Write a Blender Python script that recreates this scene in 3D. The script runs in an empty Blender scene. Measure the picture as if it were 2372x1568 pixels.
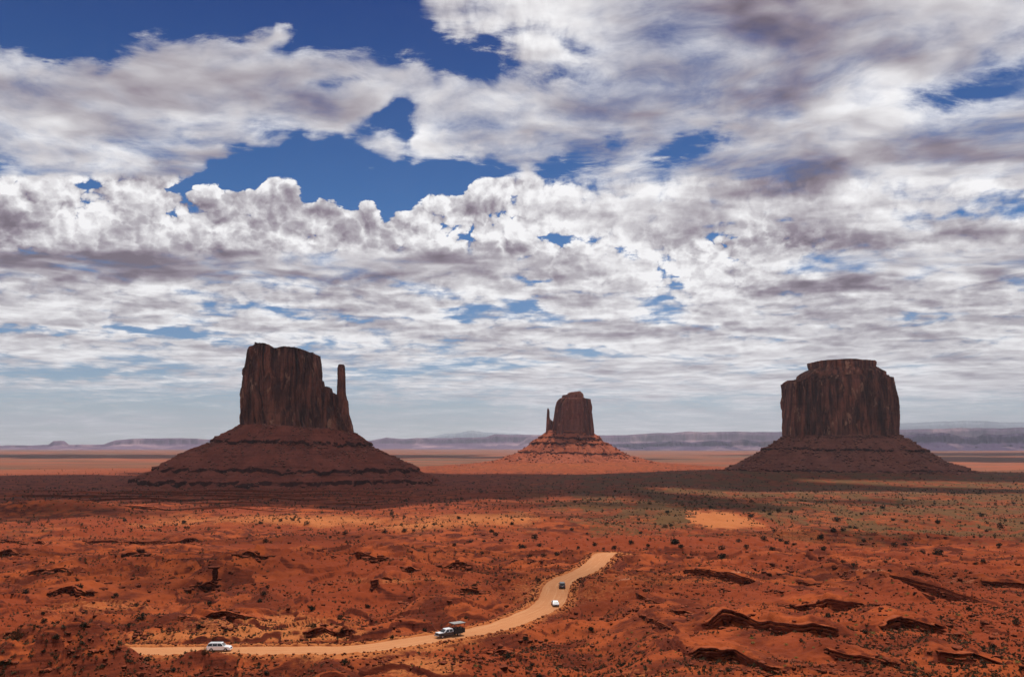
import bpy, bmesh, math, random
import numpy as np
from math import radians as R
from mathutils import Vector, Matrix

random.seed(7); rng = np.random.default_rng(7)
S = bpy.context.scene
COL = S.collection

# ------------------------------------------------------------------ camera, world, sun, exposure
F = 2054.0; CX, CY = 1186.0, 784.0          # focal length and centre in units of a 2372 px wide picture
PITCH = math.atan(246.0 / F)
SUN_EL, SUN_AZ = 73.0, 17.0                 # azimuth to the right of straight ahead (+Y)
cam = bpy.data.cameras.new('camera'); co = bpy.data.objects.new('camera', cam); COL.objects.link(co)
cam.sensor_width = 36; cam.lens = 36 * F / 2372; cam.clip_start = 1; cam.clip_end = 400000
co.location = (0, 0, 0); co.rotation_euler = (R(90) + PITCH, 0, 0); S.camera = co
w = bpy.data.worlds.new('World'); S.world = w; w.use_nodes = True
nt = w.node_tree; sk = nt.nodes.new('ShaderNodeTexSky'); sk.sky_type = 'NISHITA'; sk.sun_disc = False
sk.sun_elevation = R(SUN_EL); sk.sun_rotation = R(SUN_AZ); sk.altitude = 1600; sk.air_density = 1.0
sk.dust_density = 0.4; sk.ozone_density = 3.0
nt.links.new(sk.outputs[0], nt.nodes['Background'].inputs[0]); nt.nodes['Background'].inputs[1].default_value = 0.075
sl = bpy.data.lights.new('sun', 'SUN'); so = bpy.data.objects.new('sun', sl); COL.objects.link(so)
sl.energy = 4.0; sl.angle = R(0.5); sl.color = (1.0, 0.93, 0.82)
SD = Vector((math.sin(R(SUN_AZ)) * math.cos(R(SUN_EL)), math.cos(R(SUN_AZ)) * math.cos(R(SUN_EL)), math.sin(R(SUN_EL))))
so.rotation_euler = SD.to_track_quat('Z', 'Y').to_euler()
S.view_settings.view_transform = 'Standard'; S.view_settings.look = 'None'
S.view_settings.exposure = 0; S.view_settings.gamma = 1; S.view_settings.use_curve_mapping = False
S.cycles.max_bounces = 6; S.cycles.diffuse_bounces = 3; S.cycles.volume_bounces = 0
S.cycles.transparent_max_bounces = 8

# ------------------------------------------------------------------ small maths
SP, CP = math.sin(PITCH), math.cos(PITCH)
def ray(u, v):
    a = (np.asarray(u, float) - CX) / F; b = (CY - np.asarray(v, float)) / F
    return a, CP - b * SP, SP + b * CP
def at(u, v, Y):                            # point of a viewing direction at forward distance Y
    x, y, z = ray(u, v); return x / y * Y, z / y * Y
def proj(x, y, z):
    d = y * CP + z * SP; return CX + F * x / d, CY - F * (z * CP - y * SP) / d
def sm(a, b, x):
    t = np.clip((x - a) / (b - a), 0, 1); return t * t * (3 - 2 * t)
def hsh(ix, iy, s):
    h = (ix.astype(np.int64) * 374761393 + iy.astype(np.int64) * 668265263 + s * 974634777) & 0xFFFFFFFF
    h = ((h ^ (h >> 13)) * 1274126177) & 0xFFFFFFFF
    return (h ^ (h >> 16)) & 0xFFFF
GA = np.arange(65536) * (2 * math.pi / 65536); GX, GY = np.cos(GA), np.sin(GA)
def noise(x, y, s=0):
    x = np.asarray(x, float); y = np.asarray(y, float)
    x0 = np.floor(x); y0 = np.floor(y); fx = x - x0; fy = y - y0
    ix = x0.astype(np.int64); iy = y0.astype(np.int64)
    ux = fx * fx * fx * (fx * (fx * 6 - 15) + 10); uy = fy * fy * fy * (fy * (fy * 6 - 15) + 10)
    def g(dx, dy):
        h = hsh(ix + dx, iy + dy, s); return GX[h] * (fx - dx) + GY[h] * (fy - dy)
    a = g(0, 0); a += ux * (g(1, 0) - a); b = g(0, 1); b += ux * (g(1, 1) - b)
    return (a + uy * (b - a)) * 1.5
def fbm(x, y, o=4, s=0, gain=.5):
    r = 0; a = 1
    for i in range(o):
        r = r + a * noise(x, y, s + i * 17); x = x * 2.03 + 3.1; y = y * 2.03 + 1.7; a *= gain
    return r
def ridged(x, y, o=3, s=0):
    r = 0; a = 1
    for i in range(o):
        r = r + a * (1 - np.abs(noise(x, y, s + i * 13)) * 2); x = x * 2.1 + 5; y = y * 2.1 + 9; a *= .5
    return r / 1.75

# ------------------------------------------------------------------ object helpers
def tag(o, label=None, cat=None, group=None, kind=None):
    if label: o['label'] = label
    if cat: o['category'] = cat
    if group: o['group'] = group
    if kind: o['kind'] = kind
    return o
def empty(name, loc=(0, 0, 0), rz=0.0):
    o = bpy.data.objects.new(name, None); COL.objects.link(o); o.location = loc; o.rotation_euler = (0, 0, rz)
    o.empty_display_size = 1; return o
def nmesh(name, V, Q, mat, parent=None, smooth=False, attrs=None):
    V = np.asarray(V, np.float32); Q = np.asarray(Q, np.int32)
    me = bpy.data.meshes.new(name); k = Q.shape[1]
    me.vertices.add(len(V)); me.vertices.foreach_set('co', V.ravel())
    me.loops.add(Q.size); me.loops.foreach_set('vertex_index', Q.ravel())
    me.polygons.add(len(Q)); me.polygons.foreach_set('loop_start', np.arange(0, Q.size, k, dtype=np.int32))
    me.polygons.foreach_set('loop_total', np.full(len(Q), k, np.int32))
    if smooth: me.polygons.foreach_set('use_smooth', np.ones(len(Q), bool))
    me.update(calc_edges=True); me.materials.append(mat)
    for n, a in (attrs or {}).items():
        t = me.attributes.new(n, 'FLOAT', 'POINT'); t.data.foreach_set('value', np.asarray(a, np.float32).ravel())
    o = bpy.data.objects.new(name, me); COL.objects.link(o)
    if parent: o.parent = parent
    return o
def grid_quads(nr, nc, wrap=False):
    i = np.arange(nr - 1)[:, None]; j = np.arange(nc if wrap else nc - 1)[None, :]
    j2 = (j + 1) % nc
    return np.stack([i * nc + j + 0 * i, i * nc + j2, (i + 1) * nc + j2, (i + 1) * nc + j + 0 * i], -1).reshape(-1, 4)
def bobj(name, bm, mat, parent=None, smooth=False, bevel=0):
    me = bpy.data.meshes.new(name); bmesh.ops.recalc_face_normals(bm, faces=bm.faces)
    bm.to_mesh(me); bm.free(); me.materials.append(mat)
    if smooth:
        me.polygons.foreach_set('use_smooth', np.ones(len(me.polygons), bool))
    o = bpy.data.objects.new(name, me); COL.objects.link(o)
    if parent: o.parent = parent
    if bevel:
        m = o.modifiers.new('bevel', 'BEVEL'); m.width = bevel; m.segments = 2; m.limit_method = 'ANGLE'
    return o

# ------------------------------------------------------------------ node helpers
class NB:
    def __init__(s, name, tree=None):
        if tree is None:
            s.m = bpy.data.materials.new(name); s.m.use_nodes = True; s.t = s.m.node_tree; s.t.nodes.clear()
        else: s.t = tree
    def n(s, typ, **kw):
        x = s.t.nodes.new(typ)
        for k, v in kw.items():
            if k.startswith('i_'):
                x.inputs[int(k[2:])].default_value = v
            else: setattr(x, k, v)
        return x
    def l(s, a, b): s.t.links.new(a, b)
    def sock(s, inp, v):
        if isinstance(v, (int, float)): inp.default_value = v
        elif isinstance(v, (tuple, list)): inp.default_value = v
        else: s.l(v, inp)
    def math(s, op, a, b=0.0, c=0.0, clamp=False, sx=1.0):
        x = s.n('ShaderNodeMath', operation=op, use_clamp=clamp)
        s.sock(x.inputs[0], a); s.sock(x.inputs[1], b); s.sock(x.inputs[2], c); return x.outputs[0]
    def vmath(s, op, a, b=(0, 0, 0)):
        x = s.n('ShaderNodeVectorMath', operation=op); s.sock(x.inputs[0], a)
        if op == 'SCALE': s.sock(x.inputs[3], b)
        else: s.sock(x.inputs[1], b)
        return x.outputs[1] if op == 'LENGTH' else x.outputs[0]
    def mapr(s, v, a, b, c=0.0, d=1.0, smooth=False):
        x = s.n('ShaderNodeMapRange'); x.interpolation_type = 'SMOOTHSTEP' if smooth else 'LINEAR'
        s.sock(x.inputs[0], v); s.sock(x.inputs[1], a); s.sock(x.inputs[2], b); s.sock(x.inputs[3], c); s.sock(x.inputs[4], d)
        return x.outputs[0]
    def noise(s, vec, scale, detail=4, rough=.5, dist=0.0, out=0):
        x = s.n('ShaderNodeTexNoise'); s.sock(x.inputs['Vector'], vec); x.inputs['Scale'].default_value = scale
        x.inputs['Detail'].default_value = detail; x.inputs['Roughness'].default_value = rough
        x.inputs['Distortion'].default_value = dist; return x.outputs[out]
    def mix(s, f, a, b, mode='MIX'):
        x = s.n('ShaderNodeMix', data_type='RGBA', blend_type=mode); x.clamp_factor = True
        s.sock(x.inputs[0], f); s.sock(x.inputs[6], a); s.sock(x.inputs[7], b); return x.outputs[2]
    def attr(s, name): return s.n('ShaderNodeAttribute', attribute_name=name).outputs['Fac']
    def pos(s): return s.n('ShaderNodeNewGeometry').outputs['Position']
    def scaled(s, v, sc): return s.vmath('MULTIPLY', v, sc)
    def out(s, bsdf): o = s.n('ShaderNodeOutputMaterial'); s.l(bsdf, o.inputs[0]); return s.m
    def princ(s, col, rough=.9, spec=.2, bump=None, strength=.5, dist=1.0, metal=0.0, coat=0.0):
        p = s.n('ShaderNodeBsdfPrincipled'); s.sock(p.inputs['Base Color'], col); s.sock(p.inputs['Roughness'], rough)
        p.inputs['Specular IOR Level'].default_value = spec; p.inputs['Metallic'].default_value = metal
        p.inputs['Coat Weight'].default_value = coat
        if bump is not None:
            b = s.n('ShaderNodeBump'); b.inputs['Strength'].default_value = strength; b.inputs['Distance'].default_value = dist
            s.l(bump, b.inputs['Height']); s.l(b.outputs[0], p.inputs['Normal'])
        return p.outputs[0]
def plain(name, col, rough=.6, spec=.3, metal=0.0, coat=0.0, var=.12, scale=3.0):
    b = NB(name); tc = b.n('ShaderNodeTexCoord').outputs['Object']
    f = b.noise(tc, scale, 3); c2 = tuple(max(0, x * (1 - var * 2)) for x in col[:3]) + (1,)
    c = b.mix(f, tuple(col[:3]) + (1,), c2)
    return b.out(b.princ(c, rough, spec, metal=metal, coat=coat))

# ------------------------------------------------------------------ sky: dome of cloud with clear air between
def seg_d(px, py, poly):
    d = np.full(px.shape, 1e9); ins = np.zeros(px.shape, bool); n = len(poly)
    for i in range(n):
        x1, y1 = poly[i]; x2, y2 = poly[(i + 1) % n]
        dx, dy = x2 - x1, y2 - y1; t = np.clip(((px - x1) * dx + (py - y1) * dy) / (dx * dx + dy * dy + 1e-9), 0, 1)
        d = np.minimum(d, np.hypot(px - x1 - t * dx, py - y1 - t * dy))
        c = ((y1 > py) != (y2 > py)); ins ^= c & (px < (x2 - x1) * (py - y1) / (y2 - y1 + 1e-12) + x1)
    return np.where(ins, d, -d)

def build_sky():
    # azimuths: fine in front, coarse behind; elevations -1.5..44 degrees
    az = np.concatenate([np.arange(-180, -44, 4.0), np.arange(-44, 44.01, .22), np.arange(48, 180, 4.0)])
    el = np.concatenate([np.arange(-1.5, 30, .2), np.arange(30, 46, 1.0)])
    A, E = np.meshgrid(np.radians(az), np.radians(el)); RR = 110000.0
    X, Y, Z = np.sin(A) * np.cos(E), np.cos(A) * np.cos(E), np.sin(E)
    front = Y > .3
    yy = np.where(front, Y, 1); u, v = proj(X, yy, Z); u = np.where(front, u, -4000); v = np.where(front, v, 300)
    # gentle irregularity so that outlines are not ruled
    wu = u + 22 * fbm(u / 90, v / 60, 3, 50); wv = v + 16 * fbm(u / 80, v / 50, 3, 70)
    cov = np.full(u.shape, .80) + .10 * fbm(u / 300, v / 120, 2, 90)
    def poly(pts, soft, val, lo=0.0):
        nonlocal cov
        s = seg_d(wu, wv, pts); m = sm(-soft, soft, s); cov = cov * (1 - m) + val * m
    def ell(x, y, rx, ry, amt, rot=0, arr=None):
        c, s_ = math.cos(R(rot)), math.sin(R(rot)); dx, dy = wu - x, wv - y
        a, b = (dx * c + dy * s_) / rx, (-dx * s_ + dy * c) / ry
        return amt * np.exp(-(a * a + b * b))
    poly([(-900, -300), (-900, 95), (-100, 95), (0, 90), (130, 118), (240, 128), (330, 92), (430, 84), (560, 92), (640, 60), (680, 70),
          (660, 100), (740, 112), (860, 118), (960, 135), (1060, 165), (1130, 170), (1180, 150), (1170, 112), (1110, 95), (1030, 85), (960, 40), (940, -300)], 55, -.75)
    poly([(395, 432), (470, 390), (545, 348), (640, 345), (700, 312), (790, 318), (830, 290), (940, 235), (962, 300), (968, 372), (1100, 376), (1200, 398), (1120, 415), (1060, 448),
          (1000, 450), (935, 500), (890, 512), (860, 478), (780, 492), (700, 478), (640, 425), (560, 440), (470, 425)], 26, -.8)
    cov += .5 * sm(.05, .5, fbm(u / 70, v / 24, 3, 45)) * sm(60, -10, seg_d(u, v, [(400, 330), (1200, 330), (1200, 520), (400, 520)]) * 0 + 30) * ((v > 300) & (v < 520) & (u > 380) & (u < 1250)) + ell(880, 337, 78, 46, 1.9, 15) + ell(730, 325, 40, 14, .55) + ell(540, 360, 60, 12, .3)
    cov += ell(638, 462, 42, 46, 1.7) + ell(750, 482, 36, 18, 1.2) + ell(850, 475, 26, 30, 1.0)
    for h in [(1325, 385, 85, 32, -.95, -8), (1600, 340, 115, 30, -.95, -22), (800, 182, 60, 18, -.5, 0), (1290, 560, 70, 22, -.8, 0), (1440, 578, 65, 18, -.8, 8),
              (1238, 648, 46, 14, -.95, 0), (1700, 545, 95, 9, -.8, -4), (1705, 605, 58, 14, -.85, 12), (1575, 672, 22, 28, -.6, 30), (2200, 215, 140, 34, -.62, -10),
              (1290, 175, 120, 34, -.45, 0), (1200, 70, 60, 22, -.4, 0), (-20, 385, 50, 26, -.9, 0), (215, 425, 48, 13, -.85, 0), (440, 425, 70, 20, -.5, 0), (2250, 498, 130, 9, -.5, -4),
              (2290, 222, 70, 14, -.4, 0), (560, 712, 70, 9, -.6, 0), (810, 735, 75, 11, -.62, 0), (1050, 716, 40, 7, -.6, 0), (95, 765, 150, 10, -.75, 2), (430, 775, 140, 12, -.7, 5),
              (700, 800, 80, 6, -.4, 0), (1100, 832, 80, 7, -.45, 0), (1240, 830, 60, 6, -.4, 0), (1500, 695, 60, 10, -.3, 0), (580, 492, 22, 14, -.8, 0),
              (200, 862, 330, 17, -.75, 0), (940, 866, 130, 14, -.7, 6), (1350, 905, 150, 14, -.35, 0), (930, 250, 34, 26, -.35, 0), (1560, 640, 30, 12, -.6, 0), (1240, 705, 50, 12, -.7, 0), (1340, 548, 90, 14, -.5, 0), (1820, 510, 60, 8, -.5, 0), (1150, 440, 60, 10, -.4, -20), (1640, 520, 60, 8, -.5, 0), (720, 735, 30, 8, -.6, 0), (1110, 722, 40, 8, -.6, 0), (310, 765, 80, 8, -.5, 0), (1440, 330, 60, 16, -.45, 0), (1330, 110, 60, 20, -.45, 30), (2330, 160, 60, 20, -.5, 0), (1230, 600, 40, 12, -.5, 0), (90, 110, 80, 30, -.45, 20), (250, 140, 120, 20, -.4, 20), (620, 300, 60, 14, -.4, 10), (1050, 740, 60, 8, -.4, 0)]:
        cov += ell(h[0], h[1], h[2], h[3], h[4], h[5])
    low = sm(860, 945, v); cov = cov * (1 - low) + (.16 + .2 * noise(u / 190, v / 22, 5) + .4 * sm(930, 1020, v) + .18 * sm(900, 1500, u)) * low
    cov += ell(520, 880, 100, 16, .42) + ell(250, 885, 120, 9, .3) + ell(120, 815, 260, 16, .25) + ell(210, 960, 240, 9, .22) + ell(1000, 925, 260, 14, .3)
    cov += (ell(1500, 900, 500, 45, .38) + ell(2250, 880, 260, 50, .4)) 
    cov += ell(640, 78, 20, 36, .7, 35) + ell(40, 60, 60, 15, .42, 20) + ell(640, 62, 50, 10, .35, -20) + ell(940, 108, 26, 8, .5) + ell(840, 42, 12, 5, .5)
    shade = .30 - .13 * sm(500, 400, v) * (v > 380) + .15 * fbm(u / 200, v / 60, 3, 33)
    for h in [(100, 600, 300, 32, .55, 3), (1010, 625, 170, 38, .55, -6), (1840, 225, 120, 40, .45, -5), (1850, 415, 260, 42, .62, -9), (2280, 370, 220, 60, .45, 8), (2250, 535, 260, 26, .6, -5), (1480, 470, 140, 22, .42, 3),
              (30, 520, 90, 50, .6, 0), (380, 395, 110, 26, .35, -10), (740, 240, 90, 26, .3, 15), (60, 205, 160, 40, .18, 0), (480, 275, 160, 40, .12, 0), (1910, 660, 130, 22, .5, -4), (1700, 770, 180, 14, .4, 0), (2150, 700, 200, 20, .45, 0),
              (1480, 130, 120, 60, .22, 10), (1750, 60, 120, 60, .45, 20), (2150, 60, 260, 80, .35, 0), (560, 580, 260, 20, .35, 0), (300, 505, 60, 40, .25, 0), (1130, 520, 50, 50, .3, 30), (800, 640, 160, 16, .4, 0),
              (2080, 780, 240, 16, .3, 0), (1350, 770, 200, 10, .3, 0), (600, 760, 160, 8, .3, 0), (100, 640, 200, 10, .4, 0), (1600, 540, 60, 14, .2, 0)]:
        shade += ell(h[0], h[1], h[2], h[3], h[4], h[5])
    puff = sm(395, 425, v) * (1 - sm(560, 610, v)) * (1 - .65 * sm(1150, 1450, u)) + .3 * sm(0, 80, u * 0 + 60) * sm(940, 1050, u) * (1 - sm(1250, 1400, u)) * (1 - sm(120, 170, v)) + ell(1800, 560, 110, 40, .8) + ell(1650, 620, 160, 60, .9) + ell(1350, 600, 220, 60, .6) + .42 * sm(600, 680, v) * (1 - sm(800, 850, v))
    puff = np.clip(puff, 0, 1); cov = np.clip(cov, -.8, 1.3)
    far = ~front | (np.abs(A) > R(42)); cov = np.where(far, .75, cov); back = sm(.25, -.35, Y); shade = np.where(far, .1, shade)   # unseen clouds behind the viewer get added glow as fill for the cliffs
    b = NB('sky_clouds'); d = b.vmath('NORMALIZE', b.pos())
    sep = b.n('ShaderNodeSeparateXYZ'); b.l(d, sep.inputs[0]); z = b.math('MAXIMUM', sep.outputs[2], 0.0)
    zz = b.math('ADD', z, .075)
    com = b.n('ShaderNodeCombineXYZ'); b.l(b.math('DIVIDE', sep.outputs[0], zz), com.inputs[0]); b.l(b.math('DIVIDE', sep.outputs[1], zz), com.inputs[1])
    P = com.outputs[0]; cv, shd, pf = b.attr('cover'), b.attr('shade'), b.attr('puff')
    # density of the layered cloud, in coordinates of the cloud deck
    warp = b.vmath('SCALE', b.vmath('SUBTRACT', b.noise(P, 1.6, 3, .5, out=1), (.5, .5, .5)), .34)
    PW = b.vmath('ADD', P, warp)
    n1 = b.noise(PW, 1.9, 9, .56); n1b = b.noise(b.vmath('ADD', PW, (7, 3, 1)), 6.5, 8, .64)
    # billows of the heaped cloud, in plain directions
    zst = b.n('ShaderNodeCombineXYZ'); b.l(sep.outputs[0], zst.inputs[0]); b.l(sep.outputs[1], zst.inputs[1]); b.l(b.math('MULTIPLY', b.math('LOGARITHM', b.math('ADD', z, .06), math.e), .34), zst.inputs[2])
    def billow(off):
        q = b.vmath('ADD', zst.outputs[0], off)
        q = b.vmath('ADD', q, b.vmath('SCALE', b.vmath('SUBTRACT', b.noise(q, 30, 4, .6, out=1), (.5, .5, .5)), .035))
        def vor(sc):
            v_ = b.n('ShaderNodeTexVoronoi'); v_.feature = 'F1'; b.l(q, v_.inputs['Vector']); v_.inputs['Scale'].default_value = sc
            return b.math('SUBTRACT', 1.0, b.math('MULTIPLY', v_.outputs['Distance'], v_.outputs['Distance']))
        s_ = b.math('ADD', b.math('MULTIPLY', vor(17), .46), b.math('MULTIPLY', vor(42), .34))
        return b.math('ADD', s_, b.math('MULTIPLY', vor(105), .20))
    b0 = billow((0, 0, 0)); b1 = billow((.004, .0, .011))
    def heaps(off):                       # small flat-based heaps of the layer that runs down to the horizon
        q = b.vmath('ADD', PW, off); q = b.vmath('ADD', q, b.vmath('SCALE', b.vmath('SUBTRACT', b.noise(q, 5, 4, .6, out=1), (.5, .5, .5)), .16))
        def vor(sc):
            v_ = b.n('ShaderNodeTexVoronoi'); v_.feature = 'F1'; b.l(q, v_.inputs['Vector']); v_.inputs['Scale'].default_value = sc
            return b.math('SUBTRACT', 1.0, b.math('MULTIPLY', v_.outputs['Distance'], v_.outputs['Distance']))
        return b.math('ADD', b.math('MULTIPLY', vor(2.6), .6), b.math('MULTIPLY', vor(7.5), .4))
    h0 = heaps((0, 0, 0)); h1 = heaps((.02, .09, 0)); hw = b.math('MULTIPLY', b.mapr(z, .30, .16, 0, 1), b.mapr(z, .03, .08, 0, 1))
    soft = b.math('ADD', b.math('MULTIPLY', b.math('SUBTRACT', n1, .5), 1.8), b.math('MULTIPLY', b.math('SUBTRACT', n1b, .5), b.mapr(z, .20, .36, 2.0, 1.5)))
    soft = b.math('ADD', soft, b.math('MULTIPLY', b.math('MULTIPLY', b.math('SUBTRACT', h0, .66), 1.5), hw))
    hard = b.math('MULTIPLY', b.math('SUBTRACT', b0, .74), 2.5)
    edge = b.mapr(b.math('ABSOLUTE', cv), .0, .75, 1, 0); wisp = b.noise(b.vmath('ADD', b.scaled(PW, (1, 1.5, 1)), (4, 1, 8)), 11, 7, .68)
    soft = b.math('ADD', soft, b.math('MULTIPLY', b.math('MULTIPLY', b.math('SUBTRACT', wisp, .5), 3.4), edge))
    dn = b.math('ADD', cv, b.math('ADD', b.math('MULTIPLY', b.math('MULTIPLY', soft, b.mapr(z, .03, .12, .45, 1.0)), b.math('SUBTRACT', 1.0, b.math('MULTIPLY', pf, .6))), b.math('MULTIPLY', hard, pf)))
    wid = b.math('SUBTRACT', 1.1, b.math('MULTIPLY', pf, .85))
    alpha = b.mapr(dn, 0.0, wid, 0, 1, True)
    # brightness: thin rims and sunward sides bright, thick undersides grey
    thick = b.mapr(dn, .5, 1.7, 0, 1, True)
    n2 = b.noise(PW, 1.5, 4, .5); n3 = b.noise(b.vmath('ADD', PW, (.05, -.25, 0)), 1.5, 4, .5)
    relief = b.math('MULTIPLY', b.math('SUBTRACT', n2, n3), 2.0)
    relief = b.math('ADD', relief, b.math('MULTIPLY', b.math('MULTIPLY', b.math('SUBTRACT', h0, h1), 1.15), hw))
    n5 = b.noise(b.scaled(PW, (1, 1.3, 1)), 4.5, 4, .55); n6 = b.noise(b.vmath('ADD', b.scaled(PW, (1, 1.3, 1)), (.02, -.07, 0)), 4.5, 4, .55)
    relief = b.math('ADD', relief, b.math('MULTIPLY', b.math('SUBTRACT', n5, n6), .75))
    rel2 = b.math('MULTIPLY', b.math('SUBTRACT', b0, b1), 2.2)
    rel = b.math('ADD', b.math('MULTIPLY', relief, b.math('SUBTRACT', 1.0, b.math('MULTIPLY', pf, .6))), b.math('MULTIPLY', rel2, pf))
    nz = b.noise(b.vmath('ADD', PW, (3, 9, 2)), 1.8, 5, .5)
    dark = b.math('ADD', b.math('MULTIPLY', shd, b.mapr(nz, .32, .68, .45, 1.6)), b.math('MULTIPLY', b.math('SUBTRACT', thick, .55), b.math('ADD', .16, b.math('MULTIPLY', pf, .22))))
    dark = b.math('MULTIPLY', b.math('SUBTRACT', dark, rel), b.mapr(z, .0, .16, .25, 1)); dark = b.mapr(dark, -.13, 1.03, 0, 1)
    rp = b.n('ShaderNodeValToRGB'); e = rp.color_ramp.elements
    e[0].position = 0; e[0].color = (1.0, .99, 1.0, 1); e[1].position = 1; e[1].color = (.17, .135, .17, 1)
    for p_, c_ in ((.25, (.74, .72, .74, 1)), (.5, (.48, .45, .485, 1)), (.75, (.29, .245, .295, 1))):
        x = rp.color_ramp.elements.new(p_); x.color = c_
    b.l(dark, rp.inputs[0])
    em = b.n('ShaderNodeEmission'); b.l(rp.outputs[0], em.inputs[0]); b.l(b.math('ADD', 1.0, b.math('MULTIPLY', b.attr('rear_fill'), .30)), em.inputs[1])
    tr = b.n('ShaderNodeBsdfTransparent'); b.l(b.mix(b.mapr(z, .22, .46, 0, 1), b.mix(b.mapr(z, .04, .24, 0, 1), (.88, .93, 1, 1), (.25, .66, 1.0, 1)), (.088, .29, .68, 1)), tr.inputs[0]); mx = b.n('ShaderNodeMixShader')
    b.l(alpha, mx.inputs[0]); b.l(tr.outputs[0], mx.inputs[1]); b.l(em.outputs[0], mx.inputs[2])
    m = b.out(mx.outputs[0]); m.cycles.emission_sampling = 'NONE'
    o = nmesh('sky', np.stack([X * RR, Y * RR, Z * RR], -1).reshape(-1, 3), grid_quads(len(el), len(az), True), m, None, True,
              {'cover': cov, 'shade': shade, 'puff': puff, 'rear_fill': back})
    tag(o, 'deep blue sky filled with white and lilac grey clouds', 'sky', kind='structure')
build_sky()

# ------------------------------------------------------------------ terrain heights
def base_h(x, y):
    r = np.hypot(x, y); a = np.arctan2(x, np.maximum(y, 1e-3)); a = np.where(y < 0, np.sign(x) * 1.6, a)
    r = r * np.cos(np.minimum(np.abs(a), R(40)))
    rl = np.interp(r, [0, 4, 60, 110, 150, 178, 195, 400, 520, 800, 1000, 1500, 2500, 4000, 10000, 60000, 100000],
                   [-1.8, -1.9, -20, -33.5, -41, -45, -46, -46.2, -60, -65, -71, -74, -82, -88, -95, -100, -100])
    rr = np.interp(r, [0, 4, 60, 110, 130, 205, 300, 370, 440, 520, 800, 1000, 1500, 2500, 4000, 10000, 60000, 100000],
                   [-1.8, -1.9, -20, -31, -34, -40, -45, -47, -50, -59, -65, -70, -72, -80, -88, -95, -100, -100])
    k = sm(R(4), R(11), a); return rl * (1 - k) + rr * k
def hit0(u, v, f=None, r0=90, r1=4000, off=0.0):
    f = f or base_h
    x, y, z = ray(u, v); h = math.hypot(x, y); rs = np.geomspace(r0, r1, 1500)
    zz = z / h * rs; g = f(x / h * rs, y / h * rs) + off; i = int(np.argmax(zz <= g))
    if zz[i] > g[i]: i = len(rs) - 1
    if i == 0: return x / h * r0, y / h * r0
    t = (zz[i - 1] - g[i - 1]) / ((zz[i - 1] - g[i - 1]) - (zz[i] - g[i]) + 1e-9); r = rs[i - 1] + t * (rs[i] - rs[i - 1])
    return x / h * r, y / h * r

ZR = -46.0
z5 = lambda X, Y: (811.4 + X * .3278, 1115.6 + Y * .3278)
z6 = lambda X, Y: (1555 + X * .3443, 1115.6 + Y * .3443)
z4 = lambda X, Y: (X * .3421, 1115.6 + Y * .3421)
def plane(u, v, z=ZR):
    a, b_, c = ray(u, v); return a / c * z, b_ / c * z
road_px = [(60, 1520), (160, 1511), (280, 1508), (400, 1508), (500, 1507.5), (600, 1507), (700, 1506)] + \
    [z5(*p) for p in [(0, 1188), (300, 1152), (600, 1104), (760, 1080), (900, 1057), (1050, 1022), (1200, 967), (1330, 912), (1405, 860), (1440, 800), (1462, 730), (1530, 680), (1640, 640), (1720, 590), (1770, 540), (1812, 503), ]]
RP = [plane(*p) for p in road_px]
LEDGES = []
RP += [(RP[-1][0] + 14, RP[-1][1] + 12), (RP[-1][0] + 30, RP[-1][1] + 26), (RP[-1][0] + 42, RP[-1][1] + 50)]
def catmull(P, n=8):
    P = [np.array(p) for p in P]; P = [2 * P[0] - P[1]] + P + [2 * P[-1] - P[-2]]; out = []
    for i in range(1, len(P) - 2):
        for k in range(n):
            t = k / n; out.append(.5 * (2 * P[i] + (P[i + 1] - P[i - 1]) * t + (2 * P[i - 1] - 5 * P[i] + 4 * P[i + 1] - P[i + 2]) * t * t + (3 * P[i] - P[i - 1] - 3 * P[i + 1] + P[i + 2]) * t ** 3))
    out.append(P[-2]); return np.array(out)
RC = catmull(RP, 14)
# smooth the centre line a little
for _ in range(30): RC[1:-1] = (RC[:-2] + 2 * RC[1:-1] + RC[2:]) / 4
RS = np.concatenate([[0], np.cumsum(np.hypot(*np.diff(RC, axis=0).T))])
RZ = np.where(RC[:, 1] > 378, ZR, ZR) - sm(RS[-1] - 72, RS[-1], RS) * 9.0
HW = 4.25
def road_dist(x, y):
    d = np.full(x.shape, 1e6); s = np.zeros(x.shape); m = (np.abs(y - 280) < 190) & (x > RC[:, 0].min() - 40) & (x < RC[:, 0].max() + 40)
    px, py = x[m], y[m]; dd = np.full(px.shape, 1e6); ss = np.zeros(px.shape)
    for i in range(len(RC) - 1):
        x1, y1 = RC[i]; dx, dy = RC[i + 1] - RC[i]; L = dx * dx + dy * dy
        t = np.clip(((px - x1) * dx + (py - y1) * dy) / L, 0, 1); e = np.hypot(px - x1 - t * dx, py - y1 - t * dy)
        k = e < dd; dd = np.where(k, e, dd); ss = np.where(k, RS[i] + t * math.sqrt(L), ss)
    d[m] = dd; s[m] = ss; return d, s

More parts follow.
